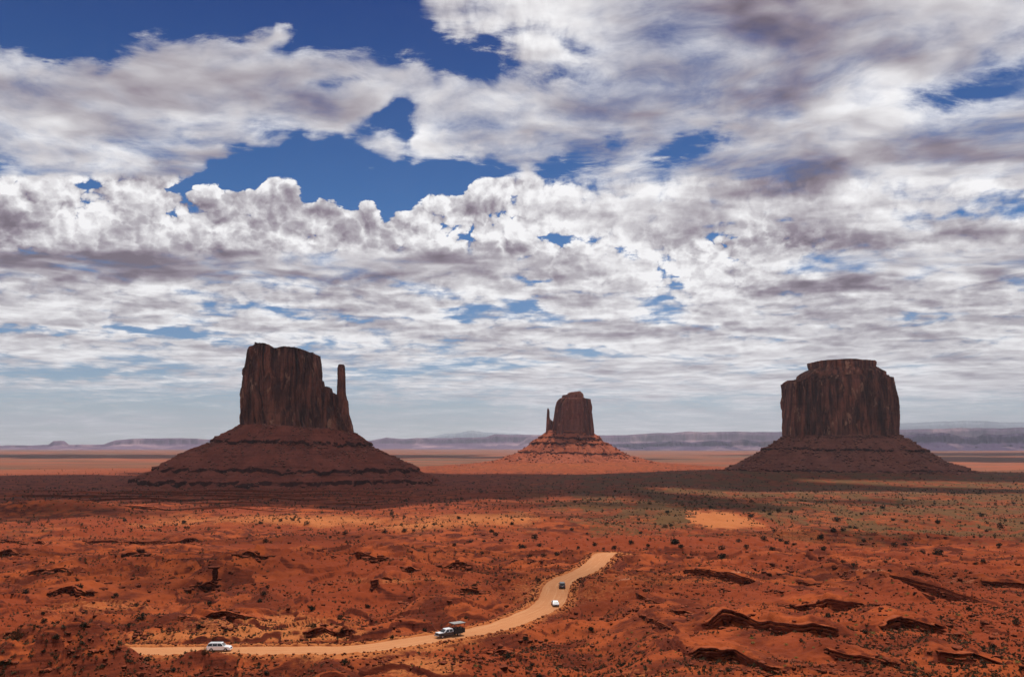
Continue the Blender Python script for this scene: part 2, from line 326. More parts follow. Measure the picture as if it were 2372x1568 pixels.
# rock ledges of the foreground: edge lines, drop towards the viewer, back slope behind
def ledge(pts, H, L, conv):
    w_ = [hit0(*conv(*p)) for p in pts]; w_ = sorted(w_); LEDGES.append((np.array([p[0] for p in w_]), np.array([p[1] for p in w_]), H * 1.9, L * 1.3))
for pts, H, L in [([(90, 610), (350, 655), (620, 690)], 1.7, 26), ([(1090, 600), (1250, 690), (1390, 735)], 1.9, 22), ([(690, 590), (800, 600), (890, 630)], 1.4, 16),
                  ([(1440, 690), (1600, 715), (1770, 790), (2000, 800), (2210, 840), (2420, 890)], 3.2, 40), ([(710, 830), (850, 850), (1040, 870), (1200, 910), (1390, 935)], 2.2, 24),
                  ([(210, 1000), (400, 985), (640, 1010), (830, 1060), (1140, 1090)], 2.3, 20), ([(1390, 1050), (1560, 1020), (1800, 1060), (1900, 1080)], 2.0, 16),
                  ([(-60, 1120), (100, 1160), (230, 1185), (420, 1185), (600, 1245), (790, 1270)], 1.5, 16), ([(1080, 1180), (1300, 1220), (1530, 1260)], 1.7, 12), ([(-80, 880), (60, 895), (200, 920)], 1.2, 14),
                  ([(2090, 660), (2230, 665), (2420, 690)], 2.4, 26), ([(1600, 580), (1690, 585), (1780, 610)], 2.2, 18), ([(1800, 1215), (2050, 1220), (2420, 1300)], 1.9, 12), ([(1220, 885), (1390, 935), (1500, 965)], 1.6, 10), ([(1960, 1010), (2150, 1060), (2320, 1085)], 1.6, 10), ([(640, 560), (700, 548), (800, 560)], 1.2, 14), ([(850, 660), (930, 680), (1060, 690)], 1.4, 14)]:
    ledge(pts, H, L, z6)
for pts, H, L in [([(140, 790), (250, 740), (360, 722)], 3.4, 30), ([(330, 655), (410, 650), (490, 662)], 2.2, 25), ([(2030, 965), (2180, 1010), (2372, 1075)], 1.4, 14), ([(2020, 820), (2180, 870), (2372, 950)], 1.3, 18),
                  ([(0, 580), (160, 590), (330, 600)], 1.6, 30), ([(620, 640), (760, 628), (880, 620)], 1.7, 30), ([(950, 1180), (1100, 1195), (1200, 1200)], 1.2, 9), ([(780, 800), (900, 815), (1000, 840)], 1.0, 16)]:
    ledge(pts, H, L, z5)
for pts, H, L in [([(750, 530), (860, 545), (1000, 550)], 2.0, 30), ([(1290, 680), (1350, 665), (1480, 668)], 2.6, 26), ([(340, 730), (450, 728), (620, 735)], 1.6, 22), ([(1200, 885), (1500, 880), (1850, 890)], 1.0, 18), ([(0, 470), (200, 468), (420, 462)], 1.8, 40),
                  ([(1560, 590), (1700, 585), (1850, 570)], 1.4, 26), ([(2050, 1010), (2180, 990), (2372, 960)], 1.1, 12), ([(0, 395), (600, 390), (1400, 368)], 1.4, 50), ([(200, 640), (330, 618), (480, 640)], 1.2, 20)]:
    ledge(pts, H, L, z4)

def bump_at(u, v, z, rx, ry, h, up):       # a mound whose middle is seen at (u, v)
    x, y, c = ray(u, v); return (x / c * z, y / c * z, rx, ry, h)
MOUNDS = []
def mound(u, v, r, rx, ry, h):
    a, b_, c = ray(u, v); MOUNDS.append((a / b_ * r, r, rx, ry, h))
mound(168, 1530, 149, 14, 12, 7.2); mound(40, 1540, 146, 20, 12, 7.4); mound(505, 1520, 177, 7.5, 5, 3.9)
mound(1085, 1480, 193, 5.5, 6, 2.3); mound(1290, 1418, 236, 8, 8, 2.4); mound(1335, 1330, 285, 13, 14, 3.0)
mound(1450, 1440, 226, 14, 12, 2.6); mound(620, 1300, 350, 30, 18, 3.5); mound(300, 1330, 330, 35, 16, 3.0); mound(900, 1290, 370, 24, 16, 3.5)
mound(1050, 1395, 262, 16, 12, 3.6); mound(950, 1360, 292, 20, 14, 3.5)
mound(1020, 1200, 640, 70, 30, 3.5); mound(1190, 1190, 700, 60, 30, 3.5); mound(1640, 1225, 560, 60, 35, 4.0); mound(1500, 1290, 400, 22, 14, 2.5); mound(100, 1155, 880, 90, 50, 12)
WM = dict(D=1750.0, cx=at((400 + 1140 / 1.8246) / 1.479, 1030, 1750)[0])

def terrace(h, st, sharp=.12):
    k = np.floor(h / st); f = h / st - k; return (k + sm(1 - sharp, 1, f) * .8 + f * .2) * st

def height(x, y, detail=True):
    x = np.asarray(x, float); y = np.asarray(y, float); r = np.hypot(x, y)
    h = base_h(x, y)
    far = 1 - sm(1500, 4000, r); near = sm(60, 120, r)
    g = fbm(x / 130, y / 130, 3, 1) * 4.5 * near * sm(0, 300, r) * (1 - .75 * sm(1000, 1800, r))
    g = g + fbm(x / 34 + .4 * g, y / 34, 3, 9) * 1.5 * near * (1 - sm(700, 1200, r))
    # eroded strata: benches in the rolling ground
    tw = fbm(x / 260, y / 260, 2, 21)
    tt = fbm(x / 55, y / 75, 4, 30) * 3.2 + .02 * (y - 300)
    tb = terrace(tt, 1.3, .10) - tt
    g = g + tb * near * sm(-.6, .2, tw + .25 * sm(100, -250, x) * (r < 600)) * (1 - sm(600, 1000, r)) * 1.7
    wx_ = x + 9 * fbm(x / 30, y / 30, 2, 91); gl = ridged(wx_ / 38, y / 46, 3, 95).clip(0, 1) ** 4        # washes cut into the slopes
    g = g - gl * 2.2 * near * sm(-.4, .3, fbm(x / 160, y / 160, 2, 97)) * (1 - sm(700, 1100, r))
    for a, b_, rx, ry, hh in MOUNDS:
        q = ((x - a) / rx) ** 2 + ((y - b_) / ry) ** 2; g = g + hh * np.exp(-q) * (1 + .12 * fbm(x / 6, y / 6, 3, 4))
    wig = fbm(x / 9, y / 9, 3, 60) * 2.6 + fbm(x / 3.5, y / 3.5, 2, 66) * .5
    az_ = x / np.maximum(y, 1); rf = sm(.09, .16, az_) * (1 - sm(330, 420, y)) * near; g = g * (1 - .45 * rf)     # broad smooth shelves at the right
    led = np.zeros(x.shape)
    for i, (lx, ly, H, L) in enumerate(LEDGES):
        m = (x > lx[0] - 12) & (x < lx[-1] + 12) & (y > ly.min() - 12) & (y < ly.max() + L * 1.6)
        if not m.any(): continue
        xx = x[m]; d = (y[m] - np.interp(xx, lx, ly) + wig[m]) / np.hypot(1, np.interp(xx, lx, np.gradient(ly, lx)) * .8); sc = max(1, ly.mean() / 260)
        tp = sm(lx[0] - 8, lx[0] + 6, xx) * (1 - sm(lx[-1] - 6, lx[-1] + 8, xx))
        hh = H * (.75 + .4 * noise(xx / 11, xx * 0 + i * 7.3, 81)) * tp
        st = .62 * sm(-.7, .7, d) + .26 * sm(.5, 1.3, d + .5 * noise(xx / 7, d * 0 + i, 83)) + .12 * sm(1.6, 1.8, d)
        led[m] = np.maximum(led[m], hh * st * (1 - sm(2, L, d)) - .3 * hh * np.exp(-((d + 2.2) / 2.2) ** 2))
    g = g + led
    # low stepped benches in front of the near butte
    bx = x - WM['cx'] + 60; inb = sm(-900, -560, bx) * (1 - sm(60, 420, bx + 90 * noise(y / 90, x * 0, 12)))
    yw = y + 45 * fbm(x / 260, y / 2000, 3, 14); sw = (yw - 950) / 78; sf = sw - np.floor(sw)
    g = g + 3.8 * sm(0, .035, sf) * (1 - sf) * (.55 + .6 * noise(x / 120, np.floor(sw) * 3.3, 16)) * inb * sm(900, 960, yw) * (1 - sm(1440, 1500, yw))
    ap = np.hypot((x - 780) / 620, (y - 2080) / 420); g = g + 15 * (1 - sm(.5, 1.5, ap))
    ap = np.hypot((x - 215) / 620, (y - 3180) / 560); up2 = 26 * (1 - sm(.2, 1.25, ap)); g = g + terrace(up2 + fbm(x / 150, y / 150, 3, 44) * .8 * (up2 > .1), 3.2, .14) * (up2 > .01)
    h = h + g + fbm(x / 700, y / 700, 3, 5) * 6 * sm(1000, 2500, r) * (1 - .3 * sm(9000, 20000, r))
    if detail:
        h = h + (fbm(x / 7, y / 7, 3, 11) * .55 - np.abs(fbm(x / 4.5, y / 4.5, 3, 15)) * .55) * near * (1 - sm(450, 900, r))
    d, s = road_dist(x, y); rz = np.interp(s, RS, RZ); 
    k = sm(HW + 1.2, HW + 7.5, d + noise(x / 8, y / 8, 77) * 1.2)
    nearside = d < 400
    h = np.where(nearside, h * k + rz * (1 - k), h)
    berm = .42 * np.exp(-((d - HW - .9) / .55) ** 2) * (1 + .8 * noise(x / 1.6, y / 1.6, 71)) + .25 * np.exp(-((d - HW - 2.4) / .5) ** 2)
    h = h + np.where(d < 12, berm, 0) - np.where(d < HW + .1, .25, 0)
    bx_, by_ = plane(500, 1506.5); h = h + 2.0 * np.exp(-((x - bx_ - 1.5) / 6.5) ** 4 - ((y - by_ + 8.8) / 2.5) ** 2) * (1 + .2 * noise(x / 1.5, y / 1.5, 7))   # bank in front of the white SUV
    return h

# ------------------------------------------------------------------ ground material
def rock_colours(b, P, cols=None):
    pass
def ground_mat():
    b = NB('desert_ground'); P = b.pos(); g = b.n('ShaderNodeNewGeometry'); sep = b.n('ShaderNodeSeparateXYZ'); b.l(g.outputs['Normal'], sep.inputs[0])
    big = b.noise(P, .012, 6, .6); mid = b.noise(P, .07, 6, .6); fine = b.noise(P, .9, 5, .65); grit = b.noise(P, 5.0, 3, .6)
    red = b.mix(b.mapr(mid, .43, .58), (.095, .018, .008, 1), (.31, .064, .018, 1))
    c = b.mix(b.mapr(big, .46, .58), red, (.22, .040, .013, 1))
    sand = b.attr('sand'); sf = b.math('ADD', sand, b.math('MULTIPLY', b.math('SUBTRACT', fine, .5), 1.3)); 
    sf = b.mapr(b.math('MULTIPLY', b.mapr(sand, 0, .15), sf), .3, .7)
    c = b.mix(sf, c, b.mix(fine, (.50, .18, .058, 1), (.36, .095, .028, 1)))
    # bare rock where steep, coloured darker to strengthen the shade on risers
    steep = b.mapr(sep.outputs[2], .88, .70, 0, 1, True)
    zs = b.noise(b.scaled(P, (.05, .05, 1.6)), 1.0, 4, .6)
    rk = b.mix(b.mapr(zs, .35, .65), (.07, .015, .009, 1), (.19, .038, .016, 1))
    c = b.mix(steep, c, rk)
    # grey green scrub cover
    gr = b.attr('green'); gf = b.noise(b.scaled(P, (1, 1, 0)), .25, 8, .75); gf = b.mapr(b.math('ADD', gr, b.math('MULTIPLY', b.math('SUBTRACT', gf, .5), 2.2)), .42, .75)
    gf = b.math('MULTIPLY', gf, b.mapr(gr, 0.0, .12))
    c = b.mix(gf, c, b.mix(mid, (.085, .041, .016, 1), (.135, .066, .024, 1)))
    sl_ = b.attr('slab'); sl2 = b.mapr(b.math('MULTIPLY', sl_, b.mapr(b.noise(P, .35, 5, .6), .3, .6, .5, 1.2)), .25, .8); c = b.mix(b.math('MULTIPLY', sl2, .85), c, b.mix(fine, (.40, .085, .022, 1), (.30, .058, .016, 1)))
    pale = b.attr('pale'); pv = b.mapr(b.math('MULTIPLY', pale, b.noise(b.scaled(P, (.25, 1, 1)), .5, 6, .7)), .36, .6)
    c = b.mix(pv, c, (.60, .27, .15, 1))
    fl = b.attr('flat'); fc = b.mix(b.mapr(b.noise(b.scaled(P, (.15, 1, 1)), .004, 6, .62), .4, .6), (.31, .085, .038, 1), (.13, .070, .040, 1))
    c = b.mix(fl, c, fc)
    c = b.mix(b.mapr(grit, .58, .75, 0, .5), c, (.14, .035, .018, 1))
    hgt = b.math('ADD', b.math('MULTIPLY', fine, .5), b.math('MULTIPLY', grit, .12))
    return b.out(b.princ(c, .95, .08, hgt, .7, .8))

def build_ground():
    az = np.concatenate([np.arange(-180, -36, 3.0), np.arange(-35, 35.001, .056), np.arange(39, 180, 3.0)])
    # rows spaced by how they show from an overlook: dense where the ground is near eye sight lines
    r = [2.0]
    while r[-1] < 115: r.append(r[-1] * 1.12)
    while r[-1] < 49000:
        q = r[-1]; H = 46 if q < 400 else 72 if q < 3000 else 95
        r.append(q + (2.7 if 930 < q < 1500 else max(.30, min(q * q * (.00038 if q < 450 else .00052) / H, q * .02))))
    r = np.array(r); print('ground rows', len(r), 'cols', len(az))
    A, RR = np.meshgrid(np.radians(az), r); X = RR * np.sin(A); Y = RR * np.cos(A); Z = height(X, Y)
    u, v = proj(X, np.maximum(Y, 1), Z); v = np.where(Y > 20, v, 3000)
    n1 = fbm(X / 45, Y / 90, 3, 101); n2 = fbm(X / 14, Y / 20, 3, 105)
    def e(x, y, rx, ry): return np.exp(-(((u - x) / rx) ** 2 + ((v - y) / ry) ** 2))
    sand = .8 * sm(-14, 12, seg_d(u + 26 * n2, v + 9 * n2, [(1597, 1190), (1612, 1181), (1670, 1180), (1720, 1192), (1775, 1212), (1782, 1224), (1720, 1222), (1650, 1228), (1605, 1216)]))
    sand = np.maximum(sand, .62 * e(1180, 1200, 120, 18) + .6 * e(930, 1212, 220, 20) + .5 * e(640, 1200, 200, 14) + .4 * e(400, 1210, 160, 16))
    sand = np.maximum(sand, .5 * e(650, 1445, 260, 30) + .55 * e(560, 1475, 420, 16) + .55 * e(980, 1540, 120, 30) + .42 * e(250, 1400, 200, 20) + .4 * e(1830, 1240, 100, 30) + .5 * e(900, 1345, 110, 10) + .42 * e(1300, 1360, 260, 60) + .35 * e(1470, 1560, 80, 20))
    rd_, _s = road_dist(X, Y); sand = np.maximum(sand, .75 * (1 - sm(HW, HW + 7, rd_ + 1.5 * n2)))
    sand = np.clip(sand + .22 * n1 + .10 * n2, 0, 1) * sm(60, 100, RR)
    rr = RR
    green = .52 * sm(520, 760, rr) * (1 - .35 * sm(2600, 3200, rr)) * (1 - sm(0, 1, sand * 1.3)) + .30 * (n1 > .0) * sm(300, 500, rr) * (1 - sm(0, 1, sand * 2))
    green *= 1 - .75 * sm(-950, -560, X + 60 - WM['cx'] + 0) * (1 - sm(150, 500, X - WM['cx'])) * sm(900, 1000, Y) * (1 - sm(2200, 2600, Y))
    green = green * (.55 + .45 * sm(1000, 1500, u)) + .25 * e(1000, 1225, 200, 10) + .25 * e(1560, 1200, 60, 30)
    pale = e(2010, 1320, 90, 6) * .9 + e(2230, 1345, 160, 22) * .75 + e(1710, 1325, 60, 4) + e(1950, 1395, 120, 5) * .7 + e(1800, 1140, 300, 4) * .8 + e(2150, 1140, 160, 5) * .6 + .8 * e(1450, 1340, 60, 14) + .8 * e(900, 1340, 60, 4)
    pale = pale + .6 * e(220, 1440, 90, 16) + .45 * e(500, 1500, 300, 5)
    flat = sm(2600, 3600, rr) * (1 - .85 * np.exp(-((X - 120) / 800) ** 2 - ((Y - 2950) / 480) ** 2)) * (1 - .45 * sm(.0, .4, fbm(X / 900, Y / 500, 3, 141)) * sm(7000, 4500, rr)); sand = np.maximum(sand, .38 * np.exp(-((X - 120) / 800) ** 2 - ((Y - 2850) / 400) ** 2)); green = green * (1 - .9 * np.exp(-((X - 120) / 800) ** 2 - ((Y - 2950) / 480) ** 2))
    slabm = np.zeros(X.shape)
    for lx, ly, H_, L_ in LEDGES:
        m = (X > lx[0]) & (X < lx[-1]) & (Y > ly.min() - 3) & (Y < ly.max() + L_)
        if m.any():
            d_ = Y[m] - np.interp(X[m], lx, ly); slabm[m] = np.maximum(slabm[m], sm(-1, 1, d_) * (1 - sm(L_ * .25, L_ * .8, d_ + 3 * n2[m])) * sm(lx[0], lx[0] + 6, X[m]) * (1 - sm(lx[-1] - 6, lx[-1], X[m])) * min(1, H_ / 3.2))
    slabm *= sm(430, 330, Y)
    o = nmesh('ground', np.stack([X, Y, Z], -1).reshape(-1, 3), grid_quads(len(r), len(az), True)[:, ::-1], ground_mat(), None, False,
              {'sand': sand, 'green': green, 'pale': np.clip(pale, 0, 1), 'flat': flat, 'slab': slabm})
    tag(o, 'red desert floor of sand, ledges and scrub flats', 'ground', kind='structure')
build_ground()

# ------------------------------------------------------------------ dirt road
def build_road():
    b = NB('road_dirt'); P = b.pos(); at_ = b.attr('across')
    f = b.noise(P, .35, 5, .6); g = b.noise(P, 3.0, 4, .6)
    c = b.mix(f, (.50, .225, .100, 1), (.42, .165, .068, 1))
    along = b.attr('along'); cb = b.n('ShaderNodeCombineXYZ'); b.l(at_, cb.inputs[0]); b.l(b.math('MULTIPLY', along, .03), cb.inputs[1])
    tr = b.noise(cb.outputs[0], 1.4, 5, .6); c = b.mix(b.mapr(tr, .5, .8), c, (.56, .29, .145, 1))
    c = b.mix(b.mapr(g, .6, .8, 0, .5), c, (.38, .13, .05, 1))
    m = b.out(b.princ(c, .95, .08, b.math('ADD', g, b.math('MULTIPLY', tr, 2.0)), .35, .3))
    t = np.gradient(RC, axis=0); t /= np.hypot(*t.T)[:, None]; nrm = np.stack([-t[:, 1], t[:, 0]], 1)
    n = len(RC); k = np.linspace(-1, 1, 13); V = []; ac = []; al = []
    for i in range(n):
        ed = HW * (1 + .13 * float(fbm(np.array(RS[i] / 7), np.array(3.3), 3, 6)))
        for q in k:
            p = RC[i] + nrm[i] * q * (ed + .4); z = RZ[i] + .04 + .06 * (1 - q * q) - .06 * math.exp(-((abs(q) - .45) / .12) ** 2) * 0
            V.append((p[0], p[1], z if abs(q) < .999 else z - .22)); ac.append(q * ed); al.append(RS[i])
    o = nmesh('dirt_road', V, grid_quads(n, 13)[:, ::-1], m, None, True, {'across': ac, 'along': al})
    tag(o, 'pale graded dirt road curving through the red desert', 'road', kind='structure')
build_road()

# ------------------------------------------------------------------ buttes
def cliff_mat(name, c1, c2, c3):
    b = NB(name); P = b.pos()
    st = b.noise(b.scaled(P, (.02, .02, .006)), 1.0, 5, .6); ver = b.noise(b.scaled(P, (.11, .11, .010)), 1.0, 6, .65)
    ban = b.noise(b.scaled(P, (.01, .01, .12)), 1.0, 4, .6); fine = b.noise(P, .25, 5, .65)
    c = b.mix(b.mapr(ver, .42, .60), c1, c2); pt = b.noise(b.scaled(P, (.06, .06, .025)), 1.0, 4, .6); c = b.mix(b.mapr(pt, .60, .66, 0, .75), c, c3); c = b.mix(b.mapr(st, .55, .42, 0, .6), tuple(x * .45 for x in c1[:3]) + (1,), c) if False else b.mix(b.mapr(st, .56, .68, 0, .65), c, tuple(x * .4 for x in c1[:3]) + (1,))
    c = b.mix(b.mapr(ban, .55, .72, 0, .35), c, tuple(x * .55 for x in c1[:3]) + (1,))
    h = b.math('ADD', b.math('MULTIPLY', ver, 7.0), b.math('ADD', b.math('MULTIPLY', ban, 2.5), b.math('MULTIPLY', fine, 3.0)))
    return b.out(b.princ(c, .9, .1, h, 1.0, 2.0))
def talus_mat(name, c1, c2):
    b = NB(name); P = b.pos(); g = b.n('ShaderNodeNewGeometry'); sep = b.n('ShaderNodeSeparateXYZ'); b.l(g.outputs['Normal'], sep.inputs[0])
    n = b.noise(P, .03, 6, .65); sp = b.noise(P, .22, 5, .7); bn = b.noise(b.scaled(P, (.006, .006, .45)), 1.0, 3, .55)
    c = b.mix(b.mapr(n, .35, .65), c1, c2); c = b.mix(b.mapr(sp, .55, .72, 0, .7), c, tuple(x * 1.5 for x in c2[:3]) + (1,))
    c = b.mix(b.mapr(bn, .55, .68, 0, .5), c, tuple(x * .5 for x in c1[:3]) + (1,))
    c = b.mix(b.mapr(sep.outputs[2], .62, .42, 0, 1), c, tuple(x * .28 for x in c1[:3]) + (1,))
    return b.out(b.princ(c, .95, .08, b.math('ADD', b.math('MULTIPLY', sp, 3.0), n), .8, 1.0))

def tower(name, parent, D, conv, left, right, top, base, mat, depth=.6, seed=0, y0=0.0, fl=6.0, box=.55, N=420, K=90, keep=.10, clamp=False, sx=1.0):
    """left/right: [(Y,X)] edges from the top down; top: [(X,Y)] skyline; all in picture units through conv."""
    def cz(X, Y): return at(*conv(X, Y), D)
    lz = np.array([cz(X, Y) for Y, X in left]); rz_ = np.array([cz(X, Y) for Y, X in right]); tp = np.array([cz(X, Y) for X, Y in top])
    z0 = cz(0, base)[1]; zmax = max(tp[:, 1]); 
    lz = lz[np.argsort(lz[:, 1])]; rz_ = rz_[np.argsort(rz_[:, 1])]; tp = tp[np.argsort(tp[:, 0])]; cm = (lz[:, 0].mean() + rz_[:, 0].mean()) / 2; tp[:, 0] = cm + (tp[:, 0] - cm) * sx
    ph = np.linspace(0, 2 * math.pi, N, endpoint=False); t = np.linspace(0, 1, K)
    capn = 14
    PH, T = np.meshgrid(ph, np.concatenate([t, np.ones(capn)])); sc = np.concatenate([np.ones(K), np.linspace(.96, .02, capn)])[:, None]
    zt = z0 + T * (zmax - z0)
    xl = np.interp(zt, lz[:, 1], lz[:, 0]); xr = np.interp(zt, rz_[:, 1], rz_[:, 0]); a = (xr - xl) / 2 * sx; xm = (xr + xl) / 2
    c = np.cos(PH); s = np.sin(PH); ex = lambda q: np.sign(q) * np.abs(q) ** box
    W = a.max(); x = xm + a * ex(c) * sc; dep = depth * (W * .45 + a * .55)
    y = D + y0 + dep * ex(s) * sc
    ztop = np.interp(x, tp[:, 0], tp[:, 1]); Z = np.minimum(zt, ztop) if clamp else z0 + T * (ztop - z0)
    arc = np.unwrap(PH, axis=1) * (W * (1 + depth) / 2)
    arc = PH * W * 1.0
    wob = 6 * fbm(arc / 50, Z / 90, 2, seed + 40)
    f = ridged((arc + wob) / 34, Z / 500, 2, seed + 5).clip(0, 1) ** 3 * fl * 1.9            # deep joints
    f += ridged((arc + wob) / 11, Z / 160, 2, seed + 9).clip(0, 1) ** 3 * fl * .7
    fc = fbm((arc + wob) / 42, Z / 420, 2, seed + 2) * 3.2; f += (np.floor(fc) + sm(.8, 1, fc - np.floor(fc))) * fl * .55   # slabs stand one before the other
    f += sm(-.15, .3, noise(arc / 30, Z / 55, seed + 33)) * fl * .35 + np.abs(noise(arc / 5, Z / 26, seed + 30)) * fl * .25
    tz = Z / 9 + fbm(arc / 60, Z / 30, 2, seed + 21); f += (terrace(tz, 1.0, .2) - tz) * .9
    f += fl * .8 * (1 - T) * np.abs(noise(arc / 13, arc * 0, seed + 44)) * sm(.35, 0, T) * -1
    f -= f.mean()
    front = keep + (1 - keep) * np.clip(np.abs(s) * 1.6, 0, 1) ** 1.5
    side = np.abs(ex(c)) * sc
    f = f * front * np.where(sc < .999, .25 * sc, 1)
    nx, ny = c * .6, s; L = np.hypot(nx, ny) + 1e-6
    x = x - nx / L * f; y = y - ny / L * f
    Z = Z + np.where(sc < .999, fbm(x / 14, y / 14, 3, seed + 3) * 1.6, 0) + (T > .96) * noise(arc / 12, arc * 0, seed + 8) * 1.5 - (1 - np.abs(ex(s))) * 0
    V = np.stack([x, y, Z], -1).reshape(-1, 3)
    return nmesh(name, V, grid_quads(K + capn, N, True), mat, parent)

def talus(parent, D, conv, xc, prof, mat, front=.65, seed=0, N=620, rough=1.0, ycoff=0.0, cones=0):
    """prof rows: (left radius, right radius, Y left, Y right, ledge?) in picture units."""
    c0 = at(*conv(xc, 0), D)[0]; k = at(*conv(xc + 1, 0), D)[0] - c0
    rows = []
    for i, (l, r, yl, yr, lg) in enumerate(prof):
        rows.append((l * k, r * k, at(*conv(xc, yl), D)[1], at(*conv(xc, yr), D)[1], lg))
    pl = [rows[0]]; n_ = []
    for i in range(1, len(rows)):
        a, b_ = rows[i - 1], rows[i]; n = 4 if b_[4] else max(3, int(abs(b_[0] - a[0]) / 2.6))
        for j in range(1, n + 1):
            q = j / n; pl.append(tuple(a[m] + (b_[m] - a[m]) * q for m in range(4)) + (b_[4],))
    P = np.array([p[:4] for p in pl]); lgm = np.array([bool(p[4]) for p in pl])
    ph = np.linspace(0, 2 * math.pi, N, endpoint=False); PH, I = np.meshgrid(ph, np.arange(len(P)))
    w_ = (1 + np.cos(PH)) / 2; w_ = sm(0, 1, w_)
    rad = P[I, 0] * (1 - w_) + P[I, 1] * w_; Z = P[I, 2] * (1 - w_) + P[I, 3] * w_
    # spurs and gullies bulge in and out; ledges fade in places
    gul = fbm(PH * 7, I * .02, 4, seed) ; outer = sm(0, 30, I); side = np.abs(np.sin(PH)); rr = rad * (1 + .05 * gul * outer * (.25 + .75 * side))
    x = c0 + rr * np.cos(PH); y = D + ycoff + rr * np.sin(PH) * np.where(np.sin(PH) < 0, front, .8)
    arc = PH * rad.max()
    dz = fbm(x / 22, y / 22, 4, seed + 4) * 2.6 * rough + np.abs(fbm(x / 7, y / 7, 3, seed + 7)) * 1.5 * rough
    dz += (ridged(PH * 26, rad / 160, 2, seed + 14) - .5) * 2.4 * rough * outer
    tt = Z + 3 * fbm(x / 90, y / 90, 2, seed + 19); dz += (terrace(tt, 6.5, .14) - tt) * .55 * sm(-.2, .3, noise(x / 60, y / 60, seed + 23))
    Z2 = Z + dz * np.where(I > 2, 1, 0) * outer
    # fade of ledges: push ledge bottom outwards where noise says so
    fade = sm(-.1, .35, fbm(PH * 6, Z / 40, 3, seed + 31)) * np.sin(np.clip((lgm[I] * 1.0), 0, 1) * 1.57); 
    x = x + np.where(lgm[I], fade * 9 * np.cos(PH), 0); y = y + np.where(lgm[I], fade * 9 * np.sin(PH), 0)
    if cones:
        last = np.max(np.where(lgm)[0]); dr = np.maximum(rad - rad[last], 0); kk = PH * 11 + 1.2 * noise(PH * 4, PH * 0, 5); q = 1 - 2 * np.abs(kk - np.floor(kk) - .5)
        hc = cones * (.35 + .65 * sm(-.5, .6, noise(np.floor(kk) * 1.7, PH * 0, 8))); Z2 = Z2 + np.where(I > last, hc * q * np.exp(-dr / 16), 0)
    V = np.stack([x, y, Z2], -1)
    o = nmesh('talus', V.reshape(-1, 3), grid_quads(len(P), N, True)[:, ::-1], mat, parent)
    return o, V

ROCKV = []
def rock_variant(seed, flat=.7):
    bm = bmesh.new(); bmesh.ops.create_icosphere(bm, subdivisions=2, radius=1); rd = random.Random(seed)
    pl = [Vector((rd.gauss(0, 1), rd.gauss(0, 1), rd.gauss(0, 1))).normalized() for _ in range(9)]
    for v in bm.verts:
        p = v.co.copy()
        for q in pl:
            dd = p.dot(q) - .62
            if dd > 0: p -= q * dd * .9
        v.co = Vector((p.x * 1.1, p.y * .9, p.z * flat)) * (1 + rd.uniform(-.04, .04))
    V = np.array([v.co[:] for v in bm.verts]); T = np.array([[v.index for v in f.verts] for f in bm.faces]); bm.free(); return V, T
ROCKV = [rock_variant(i, .55 + .1 * (i % 4)) for i in range(6)]
def lowrock(seed):
    rd = np.random.default_rng(seed); V = np.array([[x, y, z] for x in (-1, 1) for y in (-1, 1) for z in (-1, 1)], float) * rd.uniform(.5, 1.0, (8, 3))
    V *= np.array([[rd.uniform(.8, 1.2), rd.uniform(.7, 1.1), rd.uniform(.55, .9)]]); q = Matrix.Rotation(rd.uniform(0, .7), 3, Vector(rd.normal(size=3)).normalized()); V = V @ np.array(q)
    T = np.array([[0, 1, 3, 2], [4, 6, 7, 5], [0, 4, 5, 1], [2, 3, 7, 6], [0, 2, 6, 4], [1, 5, 7, 3]]); return V, np.concatenate([T[:, :3], T[:, [0, 2, 3]]])
LOWR = [lowrock(i + 20) for i in range(6)]
def scatter(variants, pts, sizes, seed=0, squash=None):
    rg = np.random.default_rng(seed); Vs, Ts = [], []; off = 0; n = len(pts); vi = rg.integers(0, len(variants), n); an = rg.uniform(0, 6.28, n)
    for k, (V, T) in enumerate(variants):
        m = vi == k; P = pts[m]; s = sizes[m][:, None, None]; a = an[m]
        if not len(P): continue
        c, q = np.cos(a)[:, None], np.sin(a)[:, None]
        W = np.stack([V[None, :, 0] * c - V[None, :, 1] * q, V[None, :, 0] * q + V[None, :, 1] * c, np.broadcast_to(V[None, :, 2], (len(P), len(V)))], -1) * s + P[:, None, :]
        Vs.append(W.reshape(-1, 3)); Ts.append((T[None] + (np.arange(len(P)) * len(V))[:, None, None]).reshape(-1, T.shape[1]) + off); off += W.shape[0] * W.shape[1]
    return np.concatenate(Vs), np.concatenate(Ts)

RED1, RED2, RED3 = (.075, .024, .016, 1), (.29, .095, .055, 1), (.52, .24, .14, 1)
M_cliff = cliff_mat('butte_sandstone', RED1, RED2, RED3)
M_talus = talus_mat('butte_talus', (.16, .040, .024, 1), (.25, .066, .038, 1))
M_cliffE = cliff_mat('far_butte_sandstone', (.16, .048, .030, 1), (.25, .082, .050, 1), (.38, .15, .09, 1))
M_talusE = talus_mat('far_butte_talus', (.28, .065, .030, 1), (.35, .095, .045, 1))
M_scree = talus_mat('scree_rock', (.30, .10, .065, 1), (.42, .16, .10, 1))

